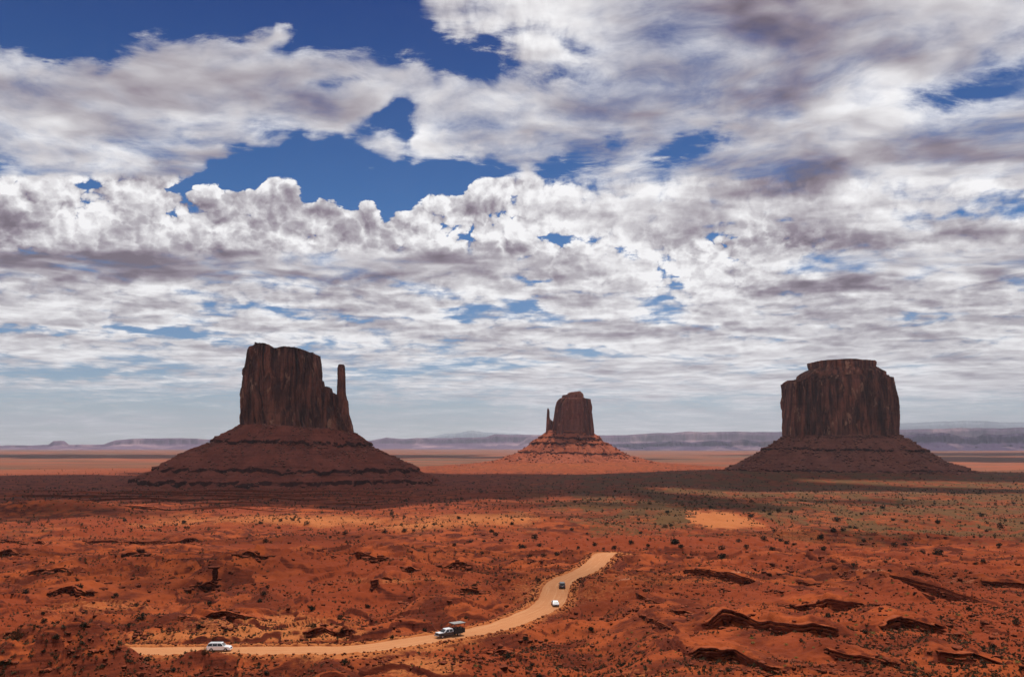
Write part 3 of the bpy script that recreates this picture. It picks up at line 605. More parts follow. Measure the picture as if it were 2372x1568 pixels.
def scree(parent, V, n, smin, smax, seed, mat, rowmin=12):
    rg = np.random.default_rng(seed); nr, nc = V.shape[:2]
    i = rg.integers(rowmin, nr - 3, n * 3); j = rg.integers(0, nc, n * 3); P = V[i, j]
    cl = noise(P[:, 0] / 45, P[:, 1] / 45, seed); ok = (cl + rg.uniform(-.3, .5, len(P)) > .05) & (P[:, 1] < V[..., 1].mean() + 60); P = P[ok][:n]
    sz = smin + (smax - smin) * rg.uniform(0, 1, len(P)) ** 3
    W, T = scatter(LOWR, P + np.stack([rg.uniform(-1, 1, len(P)), rg.uniform(-1, 1, len(P)), sz * .1], -1), sz, seed)
    o = nmesh('scree', W, T, mat, parent); o['kind'] = 'stuff'; return o

def build_west():
    D = 1750.0; cv = lambda X, Y: ((400 + X / 1.8246) / 1.479, (1130 + Y / 1.8246) / 1.479)
    root = empty('butte', (0, 0, 0)); tag(root, 'large dark sandstone butte with a tall thin spire at its right end', 'butte', 'sandstone buttes on the desert floor')
    tower('cliff', root, D, cv, [(90, 822), (130, 812), (200, 796), (300, 784), (380, 779), (420, 788), (590, 794), (660, 794)],
          [(90, 1255), (160, 1268), (200, 1276), (320, 1284), (420, 1290), (520, 1310), (620, 1330), (660, 1335)],
          [(780, 200), (798, 165), (815, 132), (832, 116), (872, 110), (885, 92), (938, 94), (960, 104), (972, 122), (1018, 126), (1040, 120), (1080, 114), (1150, 122), (1198, 140), (1212, 153), (1262, 158), (1272, 176), (1284, 250)],
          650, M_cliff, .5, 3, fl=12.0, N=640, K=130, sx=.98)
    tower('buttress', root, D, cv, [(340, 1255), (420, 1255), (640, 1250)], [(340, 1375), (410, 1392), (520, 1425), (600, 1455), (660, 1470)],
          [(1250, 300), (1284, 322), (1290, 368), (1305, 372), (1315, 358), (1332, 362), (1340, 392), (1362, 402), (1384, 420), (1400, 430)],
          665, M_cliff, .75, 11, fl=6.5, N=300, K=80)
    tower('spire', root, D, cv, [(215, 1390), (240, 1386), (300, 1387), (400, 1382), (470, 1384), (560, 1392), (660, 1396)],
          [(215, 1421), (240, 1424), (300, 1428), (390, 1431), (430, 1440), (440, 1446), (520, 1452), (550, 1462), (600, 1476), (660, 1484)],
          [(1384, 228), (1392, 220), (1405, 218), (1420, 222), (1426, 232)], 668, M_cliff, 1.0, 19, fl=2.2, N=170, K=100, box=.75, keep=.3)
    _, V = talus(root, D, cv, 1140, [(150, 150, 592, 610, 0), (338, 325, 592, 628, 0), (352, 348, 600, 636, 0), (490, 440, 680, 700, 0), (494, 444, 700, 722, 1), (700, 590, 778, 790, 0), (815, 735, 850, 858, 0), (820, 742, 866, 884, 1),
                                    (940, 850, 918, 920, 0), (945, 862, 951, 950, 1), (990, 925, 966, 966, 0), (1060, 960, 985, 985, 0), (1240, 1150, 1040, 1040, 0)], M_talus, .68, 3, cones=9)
    scree(root, V, 5200, .5, 2.7, 5, M_scree)
def build_merrick():
    D = 2100.0; cv = lambda X, Y: ((2400 + X / 2.372) / 1.479, (1180 + Y / 2.372) / 1.479)
    root = empty('butte', (0, 0, 0)); tag(root, 'broad dark butte with a stepped flat cap and no spire, right of the picture', 'butte', 'sandstone buttes on the desert floor')
    tower('cliff', root, D, cv, [(275, 735), (308, 672), (330, 668), (400, 664), (600, 652), (740, 648), (800, 646)],
          [(275, 1545), (300, 1552), (330, 1560), (480, 1588), (600, 1590), (680, 1586), (760, 1580), (800, 1580)],
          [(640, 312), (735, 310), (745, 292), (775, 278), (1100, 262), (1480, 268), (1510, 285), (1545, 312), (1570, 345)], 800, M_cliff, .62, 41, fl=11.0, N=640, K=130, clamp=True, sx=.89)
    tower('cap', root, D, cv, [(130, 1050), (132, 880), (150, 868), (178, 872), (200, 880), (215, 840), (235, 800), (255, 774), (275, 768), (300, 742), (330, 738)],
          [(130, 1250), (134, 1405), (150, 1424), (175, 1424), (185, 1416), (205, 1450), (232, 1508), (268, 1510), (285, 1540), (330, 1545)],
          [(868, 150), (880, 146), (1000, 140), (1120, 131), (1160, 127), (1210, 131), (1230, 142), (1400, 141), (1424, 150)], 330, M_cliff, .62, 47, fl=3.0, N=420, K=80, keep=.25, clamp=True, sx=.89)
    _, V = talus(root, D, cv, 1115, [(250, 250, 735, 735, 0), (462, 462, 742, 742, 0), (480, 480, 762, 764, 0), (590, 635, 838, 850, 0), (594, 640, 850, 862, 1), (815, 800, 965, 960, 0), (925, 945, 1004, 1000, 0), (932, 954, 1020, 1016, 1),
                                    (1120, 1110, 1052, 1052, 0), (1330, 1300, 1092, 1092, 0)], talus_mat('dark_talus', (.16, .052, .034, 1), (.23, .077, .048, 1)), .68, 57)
    scree(root, V, 4200, .7, 4.0, 6, M_scree)
def build_east():
    D = 3200.0; cv = lambda X, Y: ((1700 + X / 3.92) / 1.479, (1280 + Y / 3.92) / 1.479)
    root = empty('butte', (0, 0, 0)); tag(root, 'smallest and farthest butte, thin spire on its left, sunlit orange slopes, between two larger buttes', 'butte', 'sandstone buttes on the desert floor')
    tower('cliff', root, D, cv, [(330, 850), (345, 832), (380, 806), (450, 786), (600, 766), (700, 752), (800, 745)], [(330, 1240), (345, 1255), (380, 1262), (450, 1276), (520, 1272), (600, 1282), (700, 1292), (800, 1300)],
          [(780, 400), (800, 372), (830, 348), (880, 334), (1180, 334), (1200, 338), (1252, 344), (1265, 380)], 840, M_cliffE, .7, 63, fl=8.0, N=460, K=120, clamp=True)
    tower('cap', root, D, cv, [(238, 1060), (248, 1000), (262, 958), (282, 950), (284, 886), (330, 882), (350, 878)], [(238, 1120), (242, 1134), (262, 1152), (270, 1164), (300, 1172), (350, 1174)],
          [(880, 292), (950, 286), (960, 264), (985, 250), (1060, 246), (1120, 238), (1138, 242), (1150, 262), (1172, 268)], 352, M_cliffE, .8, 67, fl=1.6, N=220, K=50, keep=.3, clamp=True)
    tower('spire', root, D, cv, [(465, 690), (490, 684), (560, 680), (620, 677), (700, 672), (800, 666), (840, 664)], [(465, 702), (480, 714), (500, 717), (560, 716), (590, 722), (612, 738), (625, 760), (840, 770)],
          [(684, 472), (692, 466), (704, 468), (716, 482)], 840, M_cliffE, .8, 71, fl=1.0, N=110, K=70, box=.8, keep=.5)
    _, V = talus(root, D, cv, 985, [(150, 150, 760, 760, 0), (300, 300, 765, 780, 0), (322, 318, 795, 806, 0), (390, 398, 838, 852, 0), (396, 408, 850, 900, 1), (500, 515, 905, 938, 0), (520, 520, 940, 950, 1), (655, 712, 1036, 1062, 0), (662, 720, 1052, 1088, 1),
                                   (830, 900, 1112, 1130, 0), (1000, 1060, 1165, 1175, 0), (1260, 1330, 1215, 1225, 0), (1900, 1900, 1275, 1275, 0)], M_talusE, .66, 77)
    scree(root, V, 2500, .8, 4.5, 8, M_talusE)
build_west(); build_merrick(); build_east()

# ------------------------------------------------------------------ far mesas and mountains
def ridge(name, label, D, sky, mat, seed, cliff=.45, depth=.25, rough=1.0, zb=-104, side=1):
    u = np.array([p[0] for p in sky], float); pts = np.array([at(p[0], p[1], D) for p in sky])
    x = np.linspace(pts[0, 0], pts[-1, 0], 900); zt = np.interp(x, pts[:, 0], pts[:, 1]); H = 1; tq = (x - x[0]) / (x[-1] - x[0]); zt = zb + 4 + (zt - zb - 4) * np.where(u[0] < 0, 1, sm(0, .06, tq)) * np.where(u[-1] > 2372, 1, 1 - sm(.94, 1, tq))
    sp = D / 20000.0; zt = zt + fbm(x / (500 * sp), x * 0 + 3, 4, seed) * 8 * sp * rough
    rows = []
    wv = fbm(x / (1800 * sp), x * 0 + 1, 5, seed + 1) * 900 * sp
    prof = [(0, 0), (.25, .05), (.5, .16), (.8, .36), (.92, .48), (.96, 1 - .12), (.985, .93), (1.0, 1.0), (1.6, 1.0), (2.4, .9), (3.0, 0)]
    fineq = []
    for i in range(len(prof) - 1):
        for q in np.linspace(0, 1, 5)[:-1]: fineq.append((prof[i][0] + (prof[i + 1][0] - prof[i][0]) * q, prof[i][1] + (prof[i + 1][1] - prof[i][1]) * q))
    fineq.append(prof[-1]); W = depth * 8000 * sp
    for (p, h) in fineq:
        y = D + (p - 1) * W + wv * (1 - min(p, 1) * .3) + ridged(x / (620 * sp), x * 0 + p * 1.1, 4, seed + 4) * 260 * sp * (1 - abs(p - .6)) * (p < 1.01)
        z = zb + (zt - zb) * h + (fbm(x / (160 * sp), y / (160 * sp), 3, seed + 9) * 9 * sp * rough if 0 < p < .93 else 0)
        rows.append(np.stack([x * y / D if side else x, y, z], -1))
    V = np.stack(rows); o = nmesh(name, V.reshape(-1, 3), grid_quads(len(rows), len(x)), mat, None)
    tag(o, label, 'hills', kind='structure'); return o
def far_mat(name, c1, c2, c3):
    b = NB(name); P = b.pos(); n = b.noise(b.scaled(P, (.3, .3, 3.0)), .004, 6, .6); m = b.noise(P, .0012, 5, .6)
    c = b.mix(b.mapr(n, .38, .62), c1, c2); c = b.mix(b.mapr(m, .52, .68), c, c3)
    return b.out(b.princ(c, .95, .05))
FM = far_mat('far_mesa_haze_tint', (.10, .050, .10, 1), (.17, .095, .15, 1), (.36, .22, .25, 1))  # rock colour tinted purple to stand for blue distance haze
FD = far_mat('far_mesa_dark_haze_tint', (.065, .038, .085, 1), (.10, .060, .115, 1), (.26, .16, .19, 1))  # darker buttes, the same haze purple mixed into their colour
FB = far_mat('far_mountain_haze_tint', (.24, .28, .32, 1), (.28, .31, .34, 1), (.34, .36, .38, 1))  # colour paled and blued to add to the haze
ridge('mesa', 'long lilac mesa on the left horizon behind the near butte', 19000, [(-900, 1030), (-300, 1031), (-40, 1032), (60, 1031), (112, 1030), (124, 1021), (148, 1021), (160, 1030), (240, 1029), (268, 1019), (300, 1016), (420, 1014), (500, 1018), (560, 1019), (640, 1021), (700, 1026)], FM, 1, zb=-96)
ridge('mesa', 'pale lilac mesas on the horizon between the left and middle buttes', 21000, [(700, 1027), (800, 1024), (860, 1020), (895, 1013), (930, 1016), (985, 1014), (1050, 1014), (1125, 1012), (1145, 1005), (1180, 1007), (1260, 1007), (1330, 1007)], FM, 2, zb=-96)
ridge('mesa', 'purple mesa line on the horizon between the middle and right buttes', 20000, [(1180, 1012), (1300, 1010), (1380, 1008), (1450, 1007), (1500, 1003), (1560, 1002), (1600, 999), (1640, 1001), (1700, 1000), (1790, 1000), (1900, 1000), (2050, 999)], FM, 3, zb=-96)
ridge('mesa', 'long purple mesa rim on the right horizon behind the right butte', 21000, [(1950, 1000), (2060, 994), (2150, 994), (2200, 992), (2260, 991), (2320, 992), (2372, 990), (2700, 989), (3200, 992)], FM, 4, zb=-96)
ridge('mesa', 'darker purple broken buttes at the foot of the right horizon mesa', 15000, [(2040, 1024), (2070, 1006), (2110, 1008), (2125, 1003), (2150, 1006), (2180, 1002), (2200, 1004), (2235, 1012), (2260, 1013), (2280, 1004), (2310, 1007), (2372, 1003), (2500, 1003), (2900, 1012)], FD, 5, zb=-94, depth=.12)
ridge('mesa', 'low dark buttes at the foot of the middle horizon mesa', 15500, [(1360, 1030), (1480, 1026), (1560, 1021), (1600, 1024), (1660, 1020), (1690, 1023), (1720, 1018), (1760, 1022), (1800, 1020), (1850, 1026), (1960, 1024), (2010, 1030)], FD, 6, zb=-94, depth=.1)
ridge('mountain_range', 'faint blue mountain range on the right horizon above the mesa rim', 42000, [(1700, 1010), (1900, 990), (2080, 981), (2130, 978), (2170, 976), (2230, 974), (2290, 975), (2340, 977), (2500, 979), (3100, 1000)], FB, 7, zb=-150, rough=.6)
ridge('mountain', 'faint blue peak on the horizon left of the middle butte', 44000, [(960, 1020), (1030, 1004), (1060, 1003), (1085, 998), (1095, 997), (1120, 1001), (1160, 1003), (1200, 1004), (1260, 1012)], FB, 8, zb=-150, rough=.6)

# ------------------------------------------------------------------ plants and loose rock
def pix_ground(U, Vp, off=0.0, y0=95, y1=5200, n=420):
    """where viewing directions meet the finished ground"""
    U = np.asarray(U, float); Vp = np.asarray(Vp, float); a, b_, c = ray(U, Vp); ys = np.geomspace(y0, y1, n)
    X = (a / b_)[:, None] * ys; Zr = (c / b_)[:, None] * ys; G = height(X, np.broadcast_to(ys, X.shape)); below = Zr <= G + off
    i = np.where(below.any(1), np.argmax(below, 1), n - 1); i = np.maximum(i, 1); k = np.arange(len(U))
    d0 = Zr[k, i - 1] - G[k, i - 1]; d1 = Zr[k, i] - G[k, i]; t = np.clip(d0 / (d0 - d1 + 1e-9), 0, 1); Y = ys[i - 1] + t * (ys[i] - ys[i - 1])
    X = a / b_ * Y; return X, Y, height(X, Y)
def leaf_clump(seed, n, up=1.0, size=.2, spiky=False):
    rd = np.random.default_rng(seed); V = []; T = []
    lobes = rd.uniform(-.3, .3, (5, 3)); lobes[:, 2] = rd.uniform(.25, .75, 5) * up; lr = rd.uniform(.35, .6, 5)
    for i in range(n):
        L = rd.integers(5); d = rd.normal(size=3); d /= np.linalg.norm(d); 
        if spiky: p = np.array([d[0] * .25, d[1] * .25, .0]); q = np.array([d[0] * .9, d[1] * .9, abs(d[2]) * up + .35]) * rd.uniform(.6, 1.1); w_ = np.cross(q, rd.normal(size=3)); w_ *= .07 / (np.linalg.norm(w_) + 1e-6); tri = [p - w_, p + w_, q]
        else:
            p = lobes[L] + d * lr[L] * rd.uniform(.6, 1.0); p[2] = max(p[2] * (.9), .02); a = rd.normal(size=3); a /= np.linalg.norm(a); b_ = np.cross(a, rd.normal(size=3)); b_ /= np.linalg.norm(b_); z = size * rd.uniform(.6, 1.3)
            tri = [p - a * z, p + a * z * .8 + b_ * z * .3, p + b_ * z]
        T.append([len(V), len(V) + 1, len(V) + 2]); V += tri
    return np.array(V), np.array(T)
def plant_mat(name, c1, c2):
    b = NB(name); P = b.pos(); c = b.mix(b.mapr(b.noise(P, .6, 3), .35, .65), c1, c2); c = b.mix(b.mapr(b.noise(P, 6.0, 2), .4, .7), c, tuple(x * .5 for x in c1[:3]) + (1,))
    return b.out(b.princ(c, .8, .15))
M_jun = plant_mat('juniper_leaves', (.012, .012, .006, 1), (.026, .023, .010, 1))
M_yel = plant_mat('rabbitbrush_leaves', (.26, .24, .060, 1), (.17, .17, .050, 1))
M_dry = plant_mat('dry_twigs', (.11, .040, .018, 1), (.16, .07, .03, 1))
M_sage = plant_mat('scrub_leaves', (.034, .022, .010, 1), (.085, .058, .024, 1))
M_rock = talus_mat('loose_rock', (.16, .036, .017, 1), (.26, .065, .030, 1))
JV = [leaf_clump(100 + i, 190, 1.0, .17) for i in range(5)]
YV = [leaf_clump(200 + i, 150, .9, .13) for i in range(3)]
DV = [leaf_clump(300 + i, 70, 1.2, .1, True) for i in range(2)]
def mesh_of(name, vt, mat):
    me = bpy.data.meshes.new(name); me.from_pydata(vt[0].tolist(), [], vt[1].tolist()); me.materials.append(mat); return me
JM = [mesh_of('juniper_bush', v, M_jun) for v in JV]; YM = [mesh_of('yellow_tuft', v, M_yel) for v in YV]; DM = [mesh_of('dry_bush', v, M_dry) for v in DV]
RM = [mesh_of('boulder', v, M_rock) for v in ROCKV]

# picture regions used to word the labels: (x0, y0, x1, y1, words)
ZONES = [(0, 1090, 800, 1170, 'on the hill at the far left'), (0, 1170, 330, 1235, 'on the far left slope below the stepped benches'), (330, 1170, 560, 1212, 'on the pale sand strip below the left butte'),
         (560, 1170, 812, 1212, 'below the right end of the left butte'), (330, 1212, 812, 1262, 'on the red slope below the pale sand strip'), (0, 1235, 330, 1345, 'above the thin ledges at the left edge'),
         (330, 1262, 812, 1345, 'among the red rock outcrops left of centre'), (0, 1345, 170, 1480, 'on the smooth red flat at the left edge'), (170, 1345, 330, 1480, 'on the red flat left of the white SUV'),
         (330, 1345, 480, 1500, 'on the sandy flat above the white SUV'), (480, 1345, 620, 1500, 'on the sandy flat right of the white SUV'), (620, 1345, 812, 1500, 'on the sandy slope between the SUV and the truck'),
         (0, 1480, 420, 1570, 'on the near red mound at the lower left'), (420, 1500, 620, 1570, 'on the near bank in front of the white SUV'), (620, 1500, 812, 1570, 'on the near bank below the straight road'),
         (812, 1100, 1160, 1190, 'in the cloud shade between the left and middle buttes'), (812, 1190, 1000, 1225, 'on the golden dune left of centre'), (812, 1225, 1000, 1262, 'on the slope left of the golden dune'),
         (1000, 1190, 1120, 1230, 'on the golden dune in the middle'), (1120, 1190, 1300, 1230, 'on the golden rise right of the dune'), (1000, 1230, 1120, 1262, 'just below the golden dune'), (1120, 1230, 1200, 1300, 'on the red slope left of the road crest'),
         (1200, 1230, 1330, 1300, 'beside the upper left side of the road crest'), (1330, 1230, 1480, 1285, 'just behind the road crest'), (812, 1262, 1120, 1345, 'on the dark red slope left of the road'), (1120, 1300, 1290, 1400, 'left of the two cars on the road'),
         (812, 1345, 1120, 1460, 'on the slope above the tour truck'), (1290, 1285, 1500, 1400, 'on the red slope right of the two cars'), (1120, 1400, 1350, 1500, 'below the curve of the road'), (812, 1460, 1000, 1570, 'on the sandy bank below the tour truck'),
         (1000, 1460, 1120, 1570, 'on the red outcrop in front of the tour truck'), (1120, 1500, 1350, 1570, 'at the bottom edge in the middle'), (1350, 1400, 1570, 1500, 'on the red slope left of the long ledges'), (1350, 1500, 1570, 1570, 'at the bottom edge right of the middle'),
         (1160, 1090, 1600, 1190, 'on the shaded flat below the middle butte'), (1480, 1190, 1600, 1240, 'left of the bare orange dune'), (1600, 1100, 1830, 1182, 'above the bare orange dune'), (1600, 1182, 1830, 1240, 'beside the bare orange dune'),
         (1480, 1240, 1700, 1300, 'on the scrub slope below the bare orange dune'), (1700, 1240, 1860, 1285, 'on the sandy track right of the orange dune'), (1830, 1100, 2100, 1190, 'on the flat in front of the right butte'), (1830, 1190, 2010, 1262, 'on the scrub flat right of the orange dune'),
         (2010, 1190, 2220, 1262, 'on the scrub flat near the right edge'), (2100, 1090, 2400, 1190, 'on the darker flat at the far right'), (2220, 1190, 2400, 1300, 'on the green flat at the right edge'), (1860, 1262, 2100, 1320, 'on the smooth pink red slope at right'),
         (2010, 1262, 2220, 1310, 'by the upper rim of the smooth slope at right'), (1500, 1285, 1860, 1360, 'around the upper dark ledge right of the road'), (1860, 1310, 2150, 1372, 'below the small rock knob at right'), (2150, 1300, 2400, 1400, 'on the broad red slab at the right edge'),
         (1500, 1360, 1790, 1420, 'on the stony slope between the upper ledges'), (1790, 1360, 2010, 1430, 'above the middle broken ledge at right'), (2010, 1372, 2200, 1430, 'just under the longest rock ledge'), (2150, 1400, 2400, 1470, 'on the bouldery slope at the right edge'),
         (1570, 1420, 1790, 1470, 'on the smooth bench left of the middle ledge'), (1790, 1430, 2010, 1480, 'in the hollow between the two middle ledges'), (2010, 1430, 2150, 1500, 'among the boulders under the longest ledge'), (1570, 1470, 1790, 1530, 'under the lower left ledge at right'),
         (1790, 1480, 2010, 1530, 'on the sand tongue at the lower right'), (2010, 1470, 2200, 1570, 'above the lowest ledges at right'), (2150, 1470, 2400, 1570, 'in the lower right corner'), (1500, 1530, 2010, 1570, 'at the bottom edge under the lower right ledge')]
def zone(u, v):
    for z in ZONES:
        if z[0] <= u < z[2] and z[1] <= v < z[3]: return z[4]
    return 'on the red desert floor'
ORD = ['first', 'second', 'third', 'fourth', 'fifth', 'sixth', 'seventh', 'eighth', 'ninth', 'tenth', 'eleventh', 'twelfth', 'thirteenth', 'fourteenth', 'fifteenth']
def place(listing, meshes, name, kind, cat, group, seed, flat=.9):
    """listing: (u, v of the foot, half width) in picture units"""
    X, Y, Z = pix_ground([p[0] for p in listing], [p[1] for p in listing]); rd = random.Random(seed); by = {}
    for i, (u, v, hw) in enumerate(listing): by.setdefault(zone(u, v), []).append(i)
    for zn, ids in by.items():
        ids.sort(key=lambda i: listing[i][0]); k = len(ids)
        for j, i in enumerate(ids):
            r = listing[i][2] * Y[i] / F; o = bpy.data.objects.new(name, meshes[rd.randrange(len(meshes))]); COL.objects.link(o)
            o.location = (X[i], Y[i], Z[i] - .08 * r); o.rotation_euler = (0, 0, rd.uniform(0, 6.28)); s_ = rd.uniform(.9, 1.1); o.scale = (r * s_, r, r * flat * rd.uniform(.85, 1.1))
            if k == 1: lab = f'{kind} {zn}'
            elif k == 2: lab = f'{"left" if j == 0 else "right"} one of two {kind}s {zn}'.replace('bushs', 'bushes')
            elif j == 0: lab = f'leftmost {kind} {zn}'
            elif j == k - 1: lab = f'rightmost {kind} {zn}'
            else: lab = f'{kind} {ORD[j]} from left {zn}'
            tag(o, lab, cat, group)
J5 = '295,220,21 765,250,20 240,348,23 380,340,20 520,318,17 597,297,17 450,338,16 648,308,14 893,308,12 1143,287,21 1213,265,15 1000,345,20 1022,368,22 1068,408,22 943,412,18 850,415,17 735,442,20 932,485,22 1303,382,33 1212,445,42 1335,440,24 1268,522,21 1362,518,23 1463,505,23 1612,460,15 1730,440,25 1790,470,14 1865,458,24 1675,365,12 1567,330,18 1985,420,28 2052,353,18 2037,262,14 2242,208,20 2120,150,15 2225,310,20 2270,300,22 2290,410,45 2105,447,20 2335,462,22 1120,697,17 1325,690,25 880,728,24 525,1020,24 293,1090,20 375,1103,11 1625,705,18 1850,832,14 1700,1035,32 1240,1103,22 1378,1110,17 1115,1218,32 1283,1280,22 1910,1290,24 1205,1200,14 820,942,18 1285,830,16 120,875,24 1335,1360,42 2085,760,22 1585,140,12 1765,118,14 1395,117,11 1870,62,15 960,147,10 650,185,12'
J4 = '845,255,17 1245,272,22 1075,320,15 1256,312,15 1195,322,14 955,300,15 1765,270,20 1900,257,17 1890,303,20 1980,255,17 2078,275,20 2330,347,18 2240,368,12 1800,395,20 1943,232,8 170,735,32 525,660,17 545,708,32 292,880,20 190,902,14 295,935,32 385,945,20 570,965,32 570,870,24 967,908,48 785,762,22 763,800,18 922,828,26 870,968,22 1138,995,20 1345,980,26 1525,1002,18 1688,970,11 1845,968,11 2112,852,34 2118,980,30 2310,910,32 2290,865,14 1420,808,22 1760,798,28 1780,755,24 1810,705,22 385,1050,26 295,1140,20 1000,1193,32 2340,1215,36 1755,1228,20 1172,1272,22 1805,1285,22 20,1225,26'
J6 = '540,218,30 725,188,22 808,195,20 660,212,18 622,190,14 694,325,20 455,390,28 630,380,22 738,388,20 780,405,25 830,412,22 680,430,30 505,440,28 340,443,28 350,485,42 200,388,14 65,438,20 30,390,36 1005,362,34 1090,318,26 1155,322,18 1240,305,20 1200,305,16 1300,393,22 1110,245,36 1278,213,15 1295,175,12 1417,168,20 1490,250,18 1025,448,24 1180,405,28 1570,410,34 1695,468,28 1790,462,46 1495,422,26 1155,530,22 1230,558,24 1445,543,14 1475,597,14 1390,590,16 780,575,15 2205,425,24 2085,365,14 2070,300,12 2005,418,12 2120,325,18 2210,290,28 2245,255,14 1940,268,14 2095,222,20 2360,275,14 1950,172,12 2305,143,12 2075,75,11 1583,262,16 1790,265,25 2050,540,22 2100,530,22 45,100,12 230,100,8 535,130,14 265,165,16 1310,1000,30 2165,1100,34 390,1255,32 1055,895,24 1635,750,14 2330,940,34 1870,1245,18 2000,850,24'
Y6 = '305,930,9 377,940,9 525,945,9 720,945,13 862,960,12 912,972,15 1245,950,20 1240,1020,16 1055,1022,18 1355,1010,22 1560,955,12 1660,960,14 1590,740,20 1585,885,20 1470,855,18 1935,885,22 2010,1010,20 2243,1170,24 1870,1178,26 1620,1210,22 1415,1170,17 1250,1172,16 1215,1175,15 1660,1250,18 775,1088,17 550,1078,16 545,1040,20 450,1030,8 490,1135,15 430,1165,14 840,1175,16 960,1105,14 865,795,15 1210,755,14 1175,735,13 795,730,11 820,670,15 1045,660,12 420,705,16 330,815,9 395,795,9 260,885,10 500,1185,9 1490,670,18 2330,1205,22 2250,1115,14 940,1215,16 625,1285,13 765,1230,16 1515,1095,13 1380,795,15'
Y5 = '1990,1060,12 2020,1105,14 1755,1185,13 1680,1140,13 1650,1250,13 1700,1265,10 885,1300,20 500,1290,14 440,1300,13 355,1350,9 2200,1110,10 2240,1360,15 1300,1195,17 1460,1310,14 2300,1200,11 2040,1160,13 2110,1070,9 1960,1110,12'
def parse(t, conv, k, dy=.6):
    out = []
    for q in t.split():
        X, Y, h = map(float, q.split(',')); u, v = conv(X, Y + h * dy); out.append((u, v, h * k * (1.32 if conv is not None and k * h < 9 else 1.15)))
    return out
JL = parse(J5, z5, .3278) + parse(J4, z4, .3421) + parse(J6, z6, .3443)
place(JL, JM, 'juniper_bush', 'dark bush', 'bush', 'dark bushes dotted over the desert', 3)
place(parse(Y6, z6, .3443) + parse(Y5, z5, .3278), YM, 'yellow_tuft', 'yellow green tuft', 'shrub', 'yellow green tufts on the near red slopes', 4, .75)
for q, lab in (((z4(1383, 1172)), 'spiky dry brown bush at the rear of the white SUV'), (z4(1615, 1160), 'small dry bush just right of the front of the white SUV'), (z4(110, 1065), 'tall reddish dry bush standing on the flat at the left edge')):
    X, Y, Z = pix_ground([q[0]], [q[1]]); o = bpy.data.objects.new('dry_bush', DM[0]); COL.objects.link(o); k = 1.25 if 'tall' in lab else 1.0 if 'spiky' in lab else .6
    o.location = (X[0], Y[0], Z[0] - .1); o.scale = (k, k, k * 1.25); tag(o, lab, 'bush', 'dry bushes')
R6 = '1870,955,26 2265,795,20 1925,1015,24 2025,1050,24 2190,1000,34 1960,1000,22 2150,960,20 1740,965,16 1860,1000,30 1510,1000,34 1705,1165,20 1755,1215,20 2110,945,20 2240,1085,24 2340,1080,28 2195,1165,20 825,935,14 235,1095,14 1975,1010,18 2160,1040,22 2075,900,14 1650,990,18 1000,980,26 1920,1100,40 1990,1140,24 2330,740,14 2290,900,16 2060,930,18 1800,930,16 2130,1000,20 1905,960,16'
R5 = '1080,1300,36 1010,1250,20 1140,1320,26 2380,1235,14 760,1010,10 1450,905,10 1530,1000,9 860,850,16 700,830,16 100,960,22 340,970,18'
R4 = '1070,1295,32 940,1290,26 1480,1285,24 1140,1272,22 1700,1255,28 1690,1290,20 1880,1220,20 330,1265,34 620,1130,34 590,1110,18 800,1130,22 715,1190,18 2190,970,24 2100,1000,18 60,1190,26 100,1215,22 1240,1270,14 1330,1300,16 1420,1300,20 820,700,26 930,690,24 700,710,22 1140,680,18'
place(parse(R6, z6, .3443, .5) + parse(R5, z5, .3278, .5) + parse(R4, z4, .3421, .5), RM, 'boulder', 'red boulder', 'rock', 'loose red boulders', 5, .8)

def pedestal():
    X, Y, Z = pix_ground([z4(1455, 672)[0]], [z4(1455, 672)[1]]); k = .3421 * Y[0] / F * .85; root = empty('pedestal_rock', (X[0], Y[0], Z[0] - .3)); tag(root, 'dark pillar rock with an overhanging slab among red outcrops at left', 'rock')
    b = bmesh.new()
    for i in range(7):
        z0 = i * 14 * k; r = (26 - 3 * math.sin(i * 1.1) - i) * k; rd = random.Random(i)
        vs = [[b.verts.new((r * rd.uniform(.8, 1.1) * math.cos(a) + rd.uniform(-1, 1) * k, r * .8 * math.sin(a), z0 + dz)) for a in np.linspace(0, 2 * math.pi, 9)[:-1]] for dz in (0, 13.4 * k)]
        for j in range(8): b.faces.new((vs[0][j], vs[0][(j + 1) % 8], vs[1][(j + 1) % 8], vs[1][j]))
        b.faces.new(vs[1]); b.faces.new(vs[0][::-1])
    bobj('pillar', b, M_rock, root)
    b = bmesh.new(); rd = random.Random(3); vs = [[b.verts.new(((-12 + 46 * rd.uniform(.85, 1.1) * math.cos(a)) * k, 30 * k * math.sin(a), z)) for a in np.linspace(0, 2 * math.pi, 13)[:-1]] for z in (97 * k, 110 * k)]
    for j in range(12): b.faces.new((vs[0][j], vs[0][(j + 1) % 12], vs[1][(j + 1) % 12], vs[1][j]))
    b.faces.new(vs[1]); b.faces.new(vs[0][::-1]); bobj('slab', b, M_rock, root)
pedestal()

